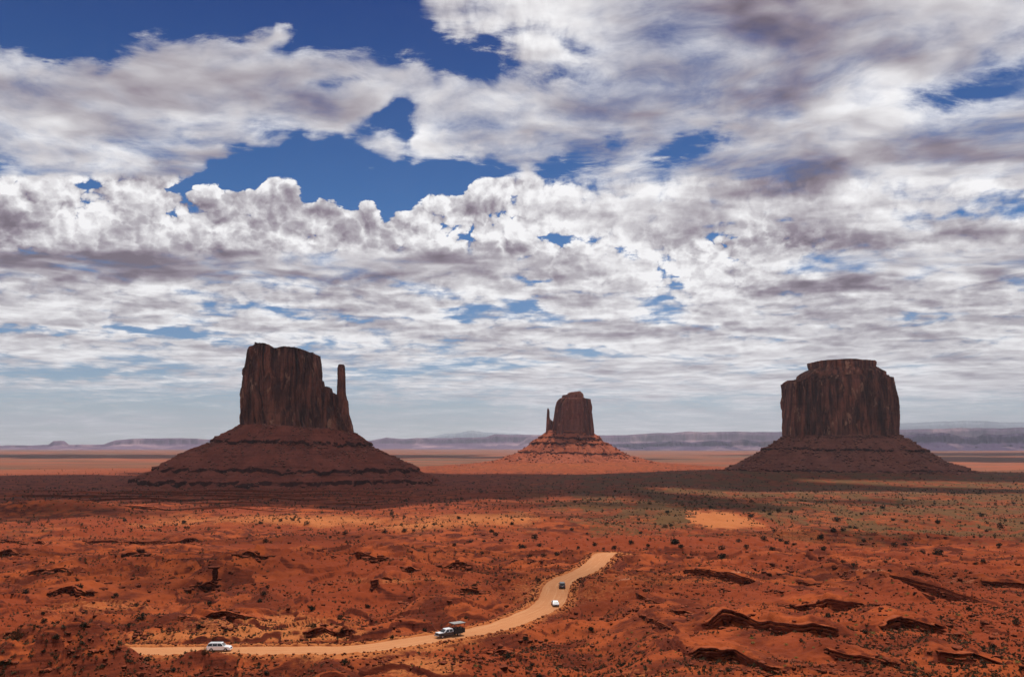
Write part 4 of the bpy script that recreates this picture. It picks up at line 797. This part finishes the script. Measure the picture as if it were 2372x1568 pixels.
def ledge_block(x, yl, ztop, H, back, mat, seed, lay=3, jag=.7, blk=2.2, taper=6):
    """broken beds of rock standing out of the slope: every bed has its own blocky front"""
    n = len(x); V = []; Q = []; tp = np.clip(np.minimum(np.arange(n), n - 1 - np.arange(n)) / taper, 0, 1)
    for k in range(lay):
        q = x / (blk * (1 + .35 * k)); bl = np.floor(q + .6 * noise(q * .7, q * 0, seed + k)); fr = noise(bl * 7.31 + .5, bl * 0 + k * 3.7 + .5, seed + 3) * jag * 1.6 + fbm(x / 1.1, x * 0 + k, 2, seed + 5) * jag * .35
        hz = H / lay * (.75 + .5 * noise(x / 9, x * 0 + k, seed + 9)); z1 = ztop - H * k / lay + (.10 if k == 0 else .02) * 1.0 + noise(bl * 3.3, bl * 0 + 1.5, seed + 12) * .16 * (k == 0); z0 = z1 - hz * 1.08
        gap = (noise(bl * 5.7 + .3, bl * 0 + k + .2, seed + 20) > .42) * 1.1
        yf = yl + fr + .25 * k + gap + (1 - tp) * 1.6; rows = [np.stack([x, yf + back, z1 - .35 - (1 - tp) * H * .5], 1), np.stack([x, yf + .25, z1 - (1 - tp) * H * .4], 1), np.stack([x + .05, yf, z1 - .10 * H / lay - (1 - tp) * H * .4], 1), np.stack([x - .05, yf + .12, z0], 1), np.stack([x, yf + back, z0 - .2], 1)]
        off = len(V) * 1; A = np.concatenate(rows); V.append(A); Q.append(grid_quads(5, n) + sum(len(a) for a in V[:-1]))
    return np.concatenate(V), np.concatenate(Q)[:, ::-1]
def rock_ledges():
    items = []
    for i, (lx, ly, H, L) in enumerate(LEDGES):
        st = .30 if ly.mean() < 330 else .5; x = np.arange(lx[0], lx[-1], st); y = np.interp(x, lx, ly); w_ = fbm(x / 9, y / 9, 3, 60) * 2.6 + fbm(x / 3.5, y / 3.5, 2, 66) * .5
        ye = y - w_ - .2; hy = np.hypot(1, np.gradient(ye, x) * .8); zt = np.maximum(height(x, ye + 1.3 * hy), height(x, ye + 2.2 * hy)); zt = np.convolve(np.pad(zt, 4, 'edge'), np.ones(9) / 9, 'valid')
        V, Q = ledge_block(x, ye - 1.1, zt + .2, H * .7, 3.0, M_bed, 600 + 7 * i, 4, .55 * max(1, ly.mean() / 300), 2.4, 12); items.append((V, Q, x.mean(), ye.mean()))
    lab = {}
    for it in items:
        u, v = proj(it[2], it[3], float(height(np.array([it[2]]), np.array([it[3]]))[0])); lab.setdefault(zone(u, min(max(v, 1100), 1565)), []).append((u, it))
    for zn, L_ in lab.items():
        L_.sort(key=lambda t: t[0])
        for j, (u, it) in enumerate(L_):
            o = nmesh('rock_ledge', it[0], it[1], M_bed); k = len(L_); w_ = '' if k == 1 else ('left ' if j == 0 else 'right ' if j == k - 1 else 'middle ')
            tag(o, f'{w_}broken dark red rock ledge {zn}', 'rock ledge', 'rock ledges in the foreground')
    # thin beds in front of the near butte, one behind the other
    names = ['nearest', 'second', 'third', 'fourth', 'fifth', 'sixth', 'farthest']
    for k in range(7):
        x0, x1 = [(-640, -150), (-700, -60), (-560, 60), (-720, -40), (-690, 20), (-600, 90), (-780, 60)][k]; x = np.arange(x0, x1, 2.0) + 0.0; yb = 950 + k * 78
        ye = yb - 45 * fbm(x / 260, np.full(x.shape, yb) / 2000, 3, 14) + 2 * fbm(x / 25, x * 0, 3, 17); zt = height(x, ye + 6); zt = np.convolve(np.pad(zt, 5, 'edge'), np.ones(11) / 11, 'valid')
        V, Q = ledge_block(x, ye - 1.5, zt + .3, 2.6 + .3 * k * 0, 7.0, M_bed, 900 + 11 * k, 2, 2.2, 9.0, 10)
        o = nmesh('rock_bench', V, Q, M_bed); tag(o, f'{names[k]} of the thin dark rock benches stepping up to the left butte', 'rock ledge', 'thin rock benches below the left butte')
def bed_mat():
    b = NB('bedded_rock'); P = b.pos(); g = b.n('ShaderNodeNewGeometry'); sep = b.n('ShaderNodeSeparateXYZ'); b.l(g.outputs['Normal'], sep.inputs[0]); n = b.noise(b.scaled(P, (.5, .5, 4.0)), 1.0, 5, .6); f = b.noise(P, 2.0, 4, .6)
    face = b.mix(b.mapr(n, .4, .62), (.075, .017, .010, 1), (.20, .043, .019, 1)); top = b.mix(f, (.36, .082, .026, 1), (.24, .050, .018, 1)); c = b.mix(b.mapr(sep.outputs[2], .45, .8, 0, 1), face, top)  # upright faces painted darker than tops to deepen the ledge shade
    return b.out(b.princ(c, .92, .1, b.math('ADD', f, n), .7, .5))
M_bed = bed_mat()
rock_ledges()

def stuff_cover():
    rg = np.random.default_rng(11)
    def spots(n, vmin, vmax, p=1.0):
        U = rg.uniform(-140, 2510, n); Vp = vmin + (vmax - vmin) * rg.uniform(0, 1, n) ** p
        a, b_, c = ray(U, Vp); Y = np.full(n, 300.0)
        for _ in range(12): Y = .5 * Y + .5 * np.clip(-base_h(a / b_ * Y, Y) / np.maximum(-(c / b_), 1e-3), 90, 9000)
        X = a / b_ * Y; return U, Vp, X, Y
    # small scrub
    U, Vp, X, Y = spots(96000, 1086, 1680, .9); d, _ = road_dist(X, Y)
    dens = .5 + .55 * fbm(X / 60, Y / 90, 3, 201) + .35 * fbm(X / 12, Y / 16, 2, 205) + .25 * sm(1300, 1180, Vp) - .45 * np.exp(-(((U - 1690) / 85) ** 2 + ((Vp - 1205) / 20) ** 2)) * 2
    dens -= .35 * np.exp(-(((U - 180) / 260) ** 2 + ((Vp - 1420) / 40) ** 2)) + .6 * np.exp(-(((U - 170) / 220) ** 2 + ((Vp - 1545) / 45) ** 2)) + .3 * sm(1430, 1500, Vp) * (U > 1500) + .25 * np.exp(-(((U - 1950) / 200) ** 2 + ((Vp - 1290) / 26) ** 2))
    for lx, ly, H_, L_ in LEDGES:
        d_ = Y - np.interp(X, lx, ly); dens = dens - .55 * ((X > lx[0]) & (X < lx[-1])) * (d_ > 0) * (d_ < L_ * .6) * (Y < 420) + .5 * ((X > lx[0]) & (X < lx[-1])) * (d_ < -1) * (d_ > -7)
    ok = (rg.uniform(0, 1, len(X)) < dens * .75) & (d > HW + 1.6); X, Y, U, Vp = X[ok], Y[ok], U[ok], Vp[ok]
    Z = height(X, Y); sz = (.26 + .55 * rg.uniform(0, 1, len(X)) ** 2.2) * np.clip(Y / 330, .8, 3.4)
    lv = [leaf_clump(400 + i, 16, .9, .42) for i in range(5)]
    W, T = scatter(lv, np.stack([X, Y, Z], -1), sz, 12); o = nmesh('scrub', W, T, M_sage); tag(o, 'low grey brown scrub scattered over the desert floor', 'scrub', kind='stuff'); print('scrub', len(X))
    # far dark junipers on the valley floor
    U, Vp, X, Y = spots(2600, 1090, 1215, 1.0); dens = .35 + .8 * fbm(X / 240, Y / 400, 3, 221) + 1.0 * np.exp(-(((U - 1290) / 70) ** 2 + ((Vp - 1112) / 12) ** 2)) + .35 * np.exp(-(((U - 1350) / 300) ** 2 + ((Vp - 1097) / 6) ** 2)) - .4 * (np.abs(X - WM['cx']) < 400) * (Y > 1000)
    ok = rg.uniform(0, 1, len(X)) < dens; X, Y = X[ok], Y[ok]; Z = height(X, Y); sz = rg.uniform(.7, 1.7, len(X)) * np.clip(Y / 1000, .8, 1.6)
    W, T = scatter([leaf_clump(500 + i, 40, 1.0, .3) for i in range(4)], np.stack([X, Y, Z], -1), sz, 13); o = nmesh('far_junipers', W, T, M_jun); tag(o, 'many tiny dark junipers over the far valley floor', 'bushes', kind='stuff')
    # rubble: along ledges and road edges, and patches of broken stone
    pts = []; 
    for lx, ly, H, L in LEDGES:
        n = int((lx[-1] - lx[0]) * 3.0); x = rg.uniform(lx[0], lx[-1], n); y = np.interp(x, lx, ly) - np.abs(rg.normal(0, 2.2, n)) + 1.2 - (fbm(x / 9, np.interp(x, lx, ly) / 9, 3, 60) * 2.6)
        pts.append(np.stack([x, y], -1))
    i = rg.integers(0, len(RC), 2600); t = np.gradient(RC, axis=0); t /= np.hypot(*t.T)[:, None]; nn = np.stack([-t[:, 1], t[:, 0]], 1)
    pts.append(RC[i] + nn[i] * ((HW + 1.0 + np.abs(rg.normal(0, .7, 2600))) * rg.choice([-1, 1], 2600))[:, None] + rg.uniform(-1, 1, (2600, 2)))
    U, Vp, X, Y = spots(31000, 1230, 1680, .8); ok = (rg.uniform(0, 1, len(X)) < .08 + 2.6 * np.maximum(fbm(X / 22, Y / 26, 3, 231) - .10, 0)); dd, _ = road_dist(X, Y); ok &= dd > HW + 1; pts.append(np.stack([X[ok], Y[ok]], -1))
    nl = sum(len(p) for p in pts[:len(LEDGES)]); P = np.concatenate(pts); Z = height(P[:, 0], P[:, 1]); sz = (np.where(np.arange(len(P)) < nl, .22, .12) + np.where(np.arange(len(P)) < nl, .85, .62) * rg.uniform(0, 1, len(P)) ** 2.6) * np.clip(P[:, 1] / 240, .7, 1.8); dd, _ = road_dist(P[:, 0], P[:, 1]); sz = np.where(dd < HW + 3.5, sz * .55, sz)
    W, T = scatter(LOWR, np.stack([P[:, 0], P[:, 1], Z], -1), sz, 14); o = nmesh('rubble', W, T, M_rock); tag(o, 'broken red stones strewn under the ledges and beside the road', 'stones', kind='stuff'); print('rubble', len(P))
stuff_cover()

# ------------------------------------------------------------------ vehicles
M_white = plain('white_paint', (.86, .87, .88), .25, .5, coat=.6, var=.02); M_dark = plain('dark_grey_paint_and_shade', (.035, .036, .04), .3, .5, coat=.5, var=.05)
M_glass = plain('tinted_glass', (.012, .013, .016), .08, .6, var=.02); M_tyre = plain('tyre_rubber', (.02, .02, .02), .85, .2); M_rim = plain('alloy_rim', (.45, .45, .47), .35, .5, .7)
M_trim = plain('black_trim', (.02, .02, .022), .6, .3); M_red = plain('red_lens', (.35, .015, .015), .2, .5); M_lamp = plain('clear_lens', (.7, .72, .75), .15, .6); M_canopy = plain('canopy_sheet', (.30, .29, .28), .6, .3)
M_shield = plain('windscreen', (.16, .15, .14), .1, .6); M_plate = plain('number_plate', (.6, .58, .55), .5, .3); M_skin = plain('skin', (.30, .15, .09), .6, .3); M_cloth = [plain('cloth', c, .9, .1) for c in ((.04, .05, .08), (.10, .03, .03), (.05, .05, .05), (.16, .15, .13))]; M_hair = plain('hair', (.015, .012, .01), .7, .3)
def loft(name, prof, mat, parent, bevel=.05):
    """prof: closed side outline (x, z, half width)"""
    b = bmesh.new(); L = [b.verts.new((x, h, z)) for x, z, h in prof]; Rr = [b.verts.new((x, -h, z)) for x, z, h in prof]; n = len(prof)
    for i in range(n): b.faces.new((L[i], L[(i + 1) % n], Rr[(i + 1) % n], Rr[i]))
    b.faces.new(L); b.faces.new(Rr[::-1]); return bobj(name, b, mat, parent, False, bevel)
def slab(name, pts, mat, parent, t=.02):
    b = bmesh.new(); P = [Vector(p) for p in pts]; n = (P[1] - P[0]).cross(P[2] - P[0]).normalized() * t
    A = [b.verts.new(p) for p in P]; B = [b.verts.new(p + n) for p in P]; k = len(P)
    b.faces.new(A[::-1]); b.faces.new(B)
    for i in range(k): b.faces.new((A[i], A[(i + 1) % k], B[(i + 1) % k], B[i]))
    return bobj(name, b, mat, parent)
def box(name, x0, x1, y0, y1, z0, z1, mat, parent, bevel=.015):
    b = bmesh.new(); r = bmesh.ops.create_cube(b, size=1)['verts']
    for v in r: v.co = ((x0 + x1) / 2 + v.co.x * (x1 - x0), (y0 + y1) / 2 + v.co.y * (y1 - y0), (z0 + z1) / 2 + v.co.z * (z1 - z0))
    return bobj(name, b, mat, parent, False, bevel)
def wheel(x, y, r, wd, parent):
    def cyl(name, r1, hw, mat, par):
        b = bmesh.new(); N = 24; rings = []
        for yy, rr in ((-hw, r1 * .9), (-hw * .8, r1), (hw * .8, r1), (hw, r1 * .9)):
            rings.append([b.verts.new((rr * math.cos(a), yy, rr * math.sin(a))) for a in np.linspace(0, 2 * math.pi, N, endpoint=False)])
        for p, q in zip(rings, rings[1:]):
            for i in range(N): b.faces.new((p[i], p[(i + 1) % N], q[(i + 1) % N], q[i]))
        b.faces.new(rings[0]); b.faces.new(rings[-1][::-1]); o = bobj(name, b, mat, par); return o
    w_ = empty('wheel', (x, y, r)); w_.parent = parent; cyl('tyre', r, wd / 2, M_tyre, w_); cyl('rim', r * .62, wd / 2 + .01, M_rim, w_)
def car(name, label, cat, spec, u, v, yaw, group):
    X, Y = plane(u, v, ZR + .1); root = empty(name, (X, Y, ZR + .1), yaw); tag(root, label, cat, group); sp = spec; L, W, H = sp['L'] / 2, sp['W'] / 2, sp['H']; m = sp['mat']; bz = sp['belt']; g = sp.get('gc', .32)
    hx, wx, rx, bx, tx = sp['hood'], sp['ws'], sp['roof'], sp['rear'], sp['tail']    # hood front height, windscreen base x, roof front x, roof rear x, rear glass base x
    loft('body', [(-L, g + .12, W * .93), (-L - .02, g + .35, W * .96), (-L + .03, bz - .08, W * .97), (tx - .05, bz, W * .97), (wx, bz, W * .97), (L - .45, hx, W * .93), (L - .08, hx - .14, W * .88), (L, g + .3, W * .86), (L - .05, g, W * .86), (-L + .1, g, W * .92)], m, root, .07)
    loft('roof', [(tx, bz - .02, W * .93), (bx, H - .05, W * .76), (bx + .25, H, W * .74), (rx - .2, H, W * .74), (rx, H - .04, W * .77), (wx - .02, bz - .02, W * .93)], m, root, .05)
    def hw(z): return W * (.93 - .17 * (z - bz) / (H - bz)) + .012
    zt = H - .13; zb = bz + .05; fx = lambda z: wx - .12 + (rx - wx) * (z - bz) / (H - bz); qx = lambda z: tx + .12 + (bx - tx) * (z - bz) / (H - bz)
    cuts = sp['cuts']
    for sgn in (1, -1):
        edges = [None] + cuts + [None]
        for i in range(len(edges) - 1):
            a0 = qx(zb) if i == 0 else edges[i] + .05; a1 = qx(zt) if i == 0 else edges[i] + .05; b0 = fx(zb) if i == len(edges) - 2 else edges[i + 1] - .05; b1 = fx(zt) if i == len(edges) - 2 else edges[i + 1] - .05
            p = [(a0, sgn * hw(zb), zb), (b0, sgn * hw(zb), zb), (b1, sgn * hw(zt), zt), (a1, sgn * hw(zt), zt)]
            slab('side_window', p if sgn < 0 else p[::-1], M_glass, root)
        for wxx in (sp['wf'], sp['wr']): wheel(wxx, sgn * (W - .12), sp['wh'], .24, root)
        slab('headlight', [(L - .05, sgn * W * .84, g + .38), (L - .05, sgn * W * .55, g + .38), (L - .07, sgn * W * .55, g + .54), (L - .09, sgn * W * .84, g + .54)][::sgn], M_lamp, root, .05)
        slab('tail_light', [(-L - .01, sgn * W * .93, bz - .32), (-L - .01, sgn * W * .62, bz - .32), (-L + .01, sgn * W * .62, bz - .14), (-L + .01, sgn * W * .93, bz - .14)][::-sgn], M_red, root, .03)
        box('mirror', wx - .35, wx - .15, sgn * (W + .02) - .09, sgn * (W + .02) + .09, bz + .05, bz + .2, m, root)
    w0, w1 = hw(zb) - .12, hw(zt) - .1
    P1 = lambda q, y: (wx - .02 + (rx - wx) * q + .02, y, bz - .02 + (H - bz - .02) * q + .01)
    slab('windscreen', [P1(.08, -w0), P1(.08, w0), P1(.88, w1), P1(.88, -w1)], sp.get('shield', M_glass), root, .02)
    P2 = lambda q, y: (tx + (bx - tx) * q - .02, y, bz - .02 + (H - bz - .03) * q + .01)
    slab('rear_window', [P2(.12, w0), P2(.12, -w0), P2(.85, -w1), P2(.85, w1)], M_glass, root, .02)
    box('front_bumper', L - .12, L + .06, -W * .86, W * .86, g, g + .22, M_trim if sp.get('dark') else m, root, .03); box('rear_bumper', -L - .08, -L + .1, -W * .93, W * .93, g + .02, g + .26, M_trim, root, .03)
    box('grille', L - .06, L + .03, -W * .5, W * .5, g + .26, g + .5, M_trim, root); box('number_plate', -L - .05, -L - .015, -.26, .26, bz - .38, bz - .22, M_plate, root, 0)
    if sp.get('rack'):
        for sgn in (1, -1): box('roof_rail', bx + .2, rx - .2, sgn * W * .66 - .02, sgn * W * .66 + .02, H + .0, H + .06, M_trim, root, .01)
    return root
def heading(u, v, du=0):
    X, Y = plane(u, v); i = int(np.argmin(np.hypot(RC[:, 0] - X, RC[:, 1] - Y))); i = min(max(i, 1), len(RC) - 2); t = RC[i + 1] - RC[i - 1]; return math.atan2(t[1], t[0])
SUV = dict(L=5.3, W=2.0, H=1.84, belt=1.14, hood=1.02, ws=1.25, roof=.62, rear=-2.25, tail=-2.58, cuts=[-1.35, -.25], wf=1.6, wr=-1.55, wh=.39, mat=M_white, shield=M_shield, rack=True)
g_ = 'vehicles on the dirt road'
car('suv', 'white SUV on the lower left of the dirt road, half hidden by a red bank', 'car', SUV, 508, 1506.5, heading(508, 1506), g_)
SED = dict(L=4.7, W=1.84, H=1.45, belt=.95, hood=.82, ws=1.15, roof=.45, rear=-.95, tail=-1.65, cuts=[-.35], wf=1.4, wr=-1.4, wh=.33, mat=M_white)
car('sedan', 'white sedan seen from behind on the upright stretch of road', 'car', SED, 1286, 1402, math.atan2(255, 12) + R(7), g_)
DSU = dict(L=4.9, W=1.98, H=1.86, belt=1.15, hood=1.02, ws=1.2, roof=.6, rear=-2.1, tail=-2.4, cuts=[-1.2, -.2], wf=1.5, wr=-1.45, wh=.38, mat=M_dark, rack=True, dark=True)
car('suv', 'dark SUV seen from behind, farthest vehicle up the road', 'car', DSU, 1302, 1361, math.atan2(290, 16) + R(3), g_)

def person(name, label, loc, yaw, cloth, parent_obj, seed):
    """seated figure: one skinned body with arms resting on the thighs, fingers and head; hair and jacket as children"""
    rd = random.Random(seed); b = bmesh.new(); V = {}; rad = {}
    def vt(k, p, r): V[k] = b.verts.new(p); rad[k] = r
    def ed(a, c): b.edges.new((V[a], V[c]))
    vt('pel', (0, 0, .52), .14); vt('sp', (-.03, 0, .72), .13); vt('ch', (-.02, 0, .93), .15); vt('nk', (0, 0, 1.08), .055); vt('hd', (.02, 0, 1.22), .095); vt('ht', (.01, 0, 1.31), .075)
    for a, c in (('pel', 'sp'), ('sp', 'ch'), ('ch', 'nk'), ('nk', 'hd'), ('hd', 'ht')): ed(a, c)
    for s_, q in ((1, 'l'), (-1, 'r')):
        vt('hp' + q, (.05, s_ * .10, .50), .095); vt('kn' + q, (.46, s_ * .13, .50), .06); vt('an' + q, (.48, s_ * .13, .08), .042); vt('to' + q, (.66, s_ * .14, .04), .032)
        vt('sh' + q, (-.01, s_ * .19, 1.00), .06); vt('el' + q, (.06, s_ * .25, .74), .042); vt('wr' + q, (.28, s_ * .16, .60), .028); vt('pa' + q, (.36, s_ * .15, .60), .034)
        for a, c in (('pel', 'hp'), ('hp', 'kn'), ('kn', 'an'), ('an', 'to'), ('ch', 'sh'), ('sh', 'el'), ('el', 'wr'), ('wr', 'pa')): ed(a + (q if a not in ('pel', 'ch') else ''), c + q)
        for f in range(4):
            vt(f'f{f}{q}', (.43 + .008 * (f in (1, 2)), s_ * (.118 + .022 * f), .595 - .004 * f), .0095); ed('pa' + q, f'f{f}{q}'); vt(f'g{f}{q}', (.455 + .008 * (f in (1, 2)), s_ * (.118 + .022 * f), .57), .008); ed(f'f{f}{q}', f'g{f}{q}')
        vt('th' + q, (.37, s_ * .10, .60), .011); ed('wr' + q, 'th' + q)
    keys = list(V); b.verts.index_update(); idx = {k: V[k].index for k in keys}; me = bpy.data.meshes.new(name); b.to_mesh(me); b.free(); o = bpy.data.objects.new(name, me); COL.objects.link(o); me.materials.append(M_skin)
    m = o.modifiers.new('skin', 'SKIN')
    for k in keys:
        sv = me.skin_vertices[0].data[idx[k]]; sv.radius = (rad[k], rad[k]); sv.use_root = k == 'pel'
    sub = o.modifiers.new('sub', 'SUBSURF'); sub.levels = sub.render_levels = 1
    o.location = loc; o.rotation_euler = (0, 0, yaw); tag(o, label, 'person', 'passengers on the open tour truck')
    loft('jacket', [(-.17, .50, .19), (-.18, .95, .24), (-.08, 1.07, .15), (.08, 1.05, .14), (.15, .92, .22), (.17, .52, .19)], cloth, o, .04)
    b = bmesh.new(); bmesh.ops.create_icosphere(b, subdivisions=2, radius=.125)
    for v in b.verts: v.co = Vector((v.co.x * .95 - .02, v.co.y * .88, v.co.z * .9 + 1.28 if v.co.z > -.02 or v.co.x < 0 else 1.27))
    bobj('hair', b, M_hair, o, True); return o

def tour_truck():
    u, v = 1040, 1473.5; X, Y = plane(u, v, ZR + .1); yaw = heading(u, v) + math.pi; root = empty('tour_truck', (X, Y, ZR + .1), yaw)
    tag(root, 'white crew cab pickup with open canopied passenger bed on the dirt road', 'truck', g_)
    W = 1.02
    box('hood', 2.02, 3.32, -.93, .93, 1.19, 1.275, M_white, root, .03)
    loft('cab', [(-.75, .55, W), (-.75, 1.22, W), (-.70, 1.24, W), (2.0, 1.24, W), (3.25, 1.16, W * .95), (3.42, 1.02, W * .93), (3.45, .62, W * .93), (3.35, .5, W * .93), (-.7, .5, W)], M_dark, root, .07)  # white truck's lower cab painted dark to stand for its shaded side
    loft('roof', [(-.72, 1.22, W * .95), (-.62, 1.95, W * .8), (-.4, 1.99, W * .78), (1.0, 1.99, W * .78), (1.25, 1.93, W * .8), (1.98, 1.22, W * .95)], M_white, root, .05)
    hw = lambda z: W * (.95 - .16 * (z - 1.22) / .75) + .012
    for sgn in (1, -1):
        for a0, b0, a1, b1 in ((-.5, .42, -.45, .42), (.55, 1.62, .55, 1.12)):
            p = [(a0, sgn * hw(1.3), 1.3), (b0, sgn * hw(1.3), 1.3), (b1, sgn * hw(1.84), 1.84), (a1, sgn * hw(1.84), 1.84)]; slab('side_window', p if sgn < 0 else p[::-1], M_glass, root)
        wheel(2.45, sgn * .92, .42, .28, root); wheel(-2.2, sgn * .92, .42, .28, root)
        slab('headlight', [(3.44, sgn * .9, .8), (3.44, sgn * .62, .8), (3.42, sgn * .62, 1.0), (3.4, sgn * .88, 1.0)][::sgn], M_lamp, root, .04)
        box('mirror', 1.5, 1.65, sgn * 1.17 - .1, sgn * 1.17 + .1, 1.3, 1.6, M_trim, root); slab('wheel_arch', [(2.45 + .52 * math.cos(a), sgn * 1.022, .45 + .52 * math.sin(a)) for a in np.linspace(0, math.pi, 9)][::-sgn], M_trim, root, .02)
        box('running_board', -.6, 1.8, sgn * 1.0 - .08, sgn * 1.0 + .08, .42, .5, M_trim, root)
    slab('windscreen', [(1.97, -.82, 1.28), (1.97, .82, 1.28), (1.36, .68, 1.88), (1.36, -.68, 1.88)], M_glass, root, .02)
    box('grille', 3.4, 3.48, -.6, .6, .78, 1.06, M_trim, root); box('front_bumper', 3.38, 3.62, -.98, .98, .45, .72, M_rim, root, .03)
    box('chassis', -3.7, 3.2, -.45, .45, .42, .62, M_trim, root)
    bed = box('passenger_bed', -3.9, -.85, -1.12, 1.12, .72, .84, M_trim, root)
    for y0, y1 in ((-1.14, -1.08), (1.08, 1.14)): box('side_panel', -3.9, -.85, y0, y1, .84, 1.72, M_trim, bed)
    box('side_panel', -3.9, -3.84, -1.08, 1.08, .84, 1.72, M_trim, bed); box('side_panel', -.91, -.85, -1.08, 1.08, .84, 1.9, M_trim, bed)
    for x in (-3.3, -2.4, -1.5): box('bench', x - .2, x + .2, -1.0, 1.0, 1.14, 1.22, M_trim, root); box('bench_back', x - .26, x - .2, -1.0, 1.0, 1.3, 1.8, M_trim, root)
    for x in (-3.86, -2.4, -.9):
        for y in (-1.08, 1.08): box('canopy_post', x - .03, x + .03, y - .03, y + .03, 1.72, 2.92, M_trim, root, 0)
    cn = box('canopy', -4.05, -.7, -1.25, 1.25, 2.97, 3.03, M_canopy, root); box('canopy_frame', -4.08, -.67, -1.28, 1.28, 2.88, 2.965, M_trim, cn)
    Rz = Matrix.Rotation(yaw, 3, 'Z')
    for i, (x, y, l_) in enumerate(((-1.5, .55, 'passenger nearest the cab in a navy jacket, seated under the truck canopy'), (-2.4, -.45, 'passenger in a dark red jacket on the middle bench of the truck'), (-2.4, .55, 'passenger in a black jacket on the middle bench of the truck'), (-3.3, .1, 'passenger in a grey jacket on the rearmost bench of the truck'))):
        p = Rz @ Vector((x, y, 0)); person('person', l_, (X + p.x, Y + p.y, ZR + .1 + .79), yaw, M_cloth[i], root, i)
tour_truck()

# ------------------------------------------------------------------ overhead clouds whose shade lies on the valley
def cloud(label, ring, alt, seed, holes=()):
    """ring: outline of the shade on the ground (x, y); the cloud floats up-sun of it at alt."""
    ox, oy = SD.x / SD.z * alt, SD.y / SD.z * alt
    P = np.array(ring, float); c = P.mean(0); n = 240 if len(ring) < 17 else 60
    pp = np.vstack([P, P[:1]]); s = np.concatenate([[0], np.cumsum(np.hypot(*np.diff(pp, axis=0).T))]); q = np.linspace(0, s[-1], n, endpoint=False)
    E = np.stack([np.interp(q, s, pp[:, 0]), np.interp(q, s, pp[:, 1])], -1)
    per = s[-1]; d = E - c; L = np.hypot(*d.T); am = min(460, per / 28)
    L2 = L + fbm(q / (per / 34), q * 0, 6, seed, .6) * am; E = c + d / L[:, None] * L2[:, None]
    V = []; K = 8
    for k in range(K + 1):
        f = 1 - (k / K) * .98
        for i in range(n):
            p = c + (E[i] - c) * f; th = min(alt * .05, .10 * float(L.min())) * math.sqrt(max(0, 1 - f * f))
            V.append((p[0] + ox, p[1] + oy, alt + th * (1 + .6 * float(noise(np.array(p[0] / 400), np.array(p[1] / 400), seed)))))
    for k in range(1, K + 1):
        f = 1 - (k / K) * .98
        for i in range(n):
            p = c + (E[i] - c) * f; V.append((p[0] + ox, p[1] + oy, alt - min(alt * .015, .03 * float(L.min())) * math.sqrt(max(0, 1 - f * f))))
    Q = list(map(tuple, grid_quads(K + 1, n, True)))
    g = grid_quads(K, n, True) + (K + 1) * n; Q += [tuple(x[::-1]) for x in g]
    Q += [(i, (K + 1) * n + i, (K + 1) * n + (i + 1) % n, (i + 1) % n) for i in range(n)]
    b = NB('cloud_white'); m = b.out(b.princ(b.mix(b.noise(b.pos(), .003, 5), (.85, .85, .87, 1), (.75, .75, .78, 1)), 1, 0))
    o = nmesh('cloud', V, Q, m, None, True); tag(o, label, 'cloud', kind='structure')
cloud('wide flat cloud drifting high over the valley and the two nearer buttes',
      [(-3200, 1350), (-1500, 1060), (-700, 1000), (-100, 1010), (250, 1150), (420, 1500), (700, 1760), (1200, 1720), (1900, 1500), (2600, 1500), (2600, 2500), (1500, 2780), (700, 2560), (0, 2520), (-1500, 2560), (-3200, 2600)], 6000, 5)
for k_, (gx, gy, rx_, ry_) in enumerate([(-110, 345, 38, 22), (-200, 430, 45, 28), (30, 318, 26, 26), (150, 330, 34, 26), (-40, 420, 34, 20), (-160, 600, 90, 22), (230, 620, 100, 26), (-420, 860, 110, 40), (60, 900, 90, 30), (420, 1150, 120, 40), (90, 1080, 140, 30)]):
    cloud('torn wisp of cloud drifting high above the near desert', [(gx + rx_ * math.cos(a), gy + ry_ * math.sin(a)) for a in np.linspace(0, 2 * math.pi, 18)[:-1]], 9000, 60 + k_)
cloud('distant high cloud over the far plain', [(-9000, 7200), (-2500, 5900), (-500, 5800), (500, 6600), (-800, 8300), (-9000, 9400)], 9000, 9)
cloud('distant high cloud over the far plain', [(900, 5600), (2600, 4600), (5200, 3700), (7500, 4600), (8000, 6500), (5200, 6900), (2500, 6400)], 9000, 10)
cloud('distant high cloud over the far plain', [(1400, 7800), (4000, 7400), (9500, 8800), (9000, 11500), (4000, 10500)], 9200, 11)

# ------------------------------------------------------------------ haze
def haze():
    b = NB('haze_air'); v = b.n('ShaderNodeVolumePrincipled'); v.inputs['Color'].default_value = (.82, .86, 1.0, 1); v.inputs['Density'].default_value = 2.3e-5
    v.inputs['Anisotropy'].default_value = .2
    o = b.n('ShaderNodeOutputMaterial'); b.l(v.outputs[0], o.inputs['Volume'])
    x, z0, z1 = 50000, -260, 1500
    V = [(-x, -x, z0), (x, -x, z0), (x, x, z0), (-x, x, z0), (-x, -x, z1), (x, -x, z1), (x, x, z1), (-x, x, z1)]
    Q = [(3, 2, 1, 0), (4, 5, 6, 7), (0, 1, 5, 4), (1, 2, 6, 5), (2, 3, 7, 6), (3, 0, 4, 7)]
    h = nmesh('haze', V, Q, b.m); tag(h, 'thin blue haze over the far desert', 'haze', kind='stuff')
haze()
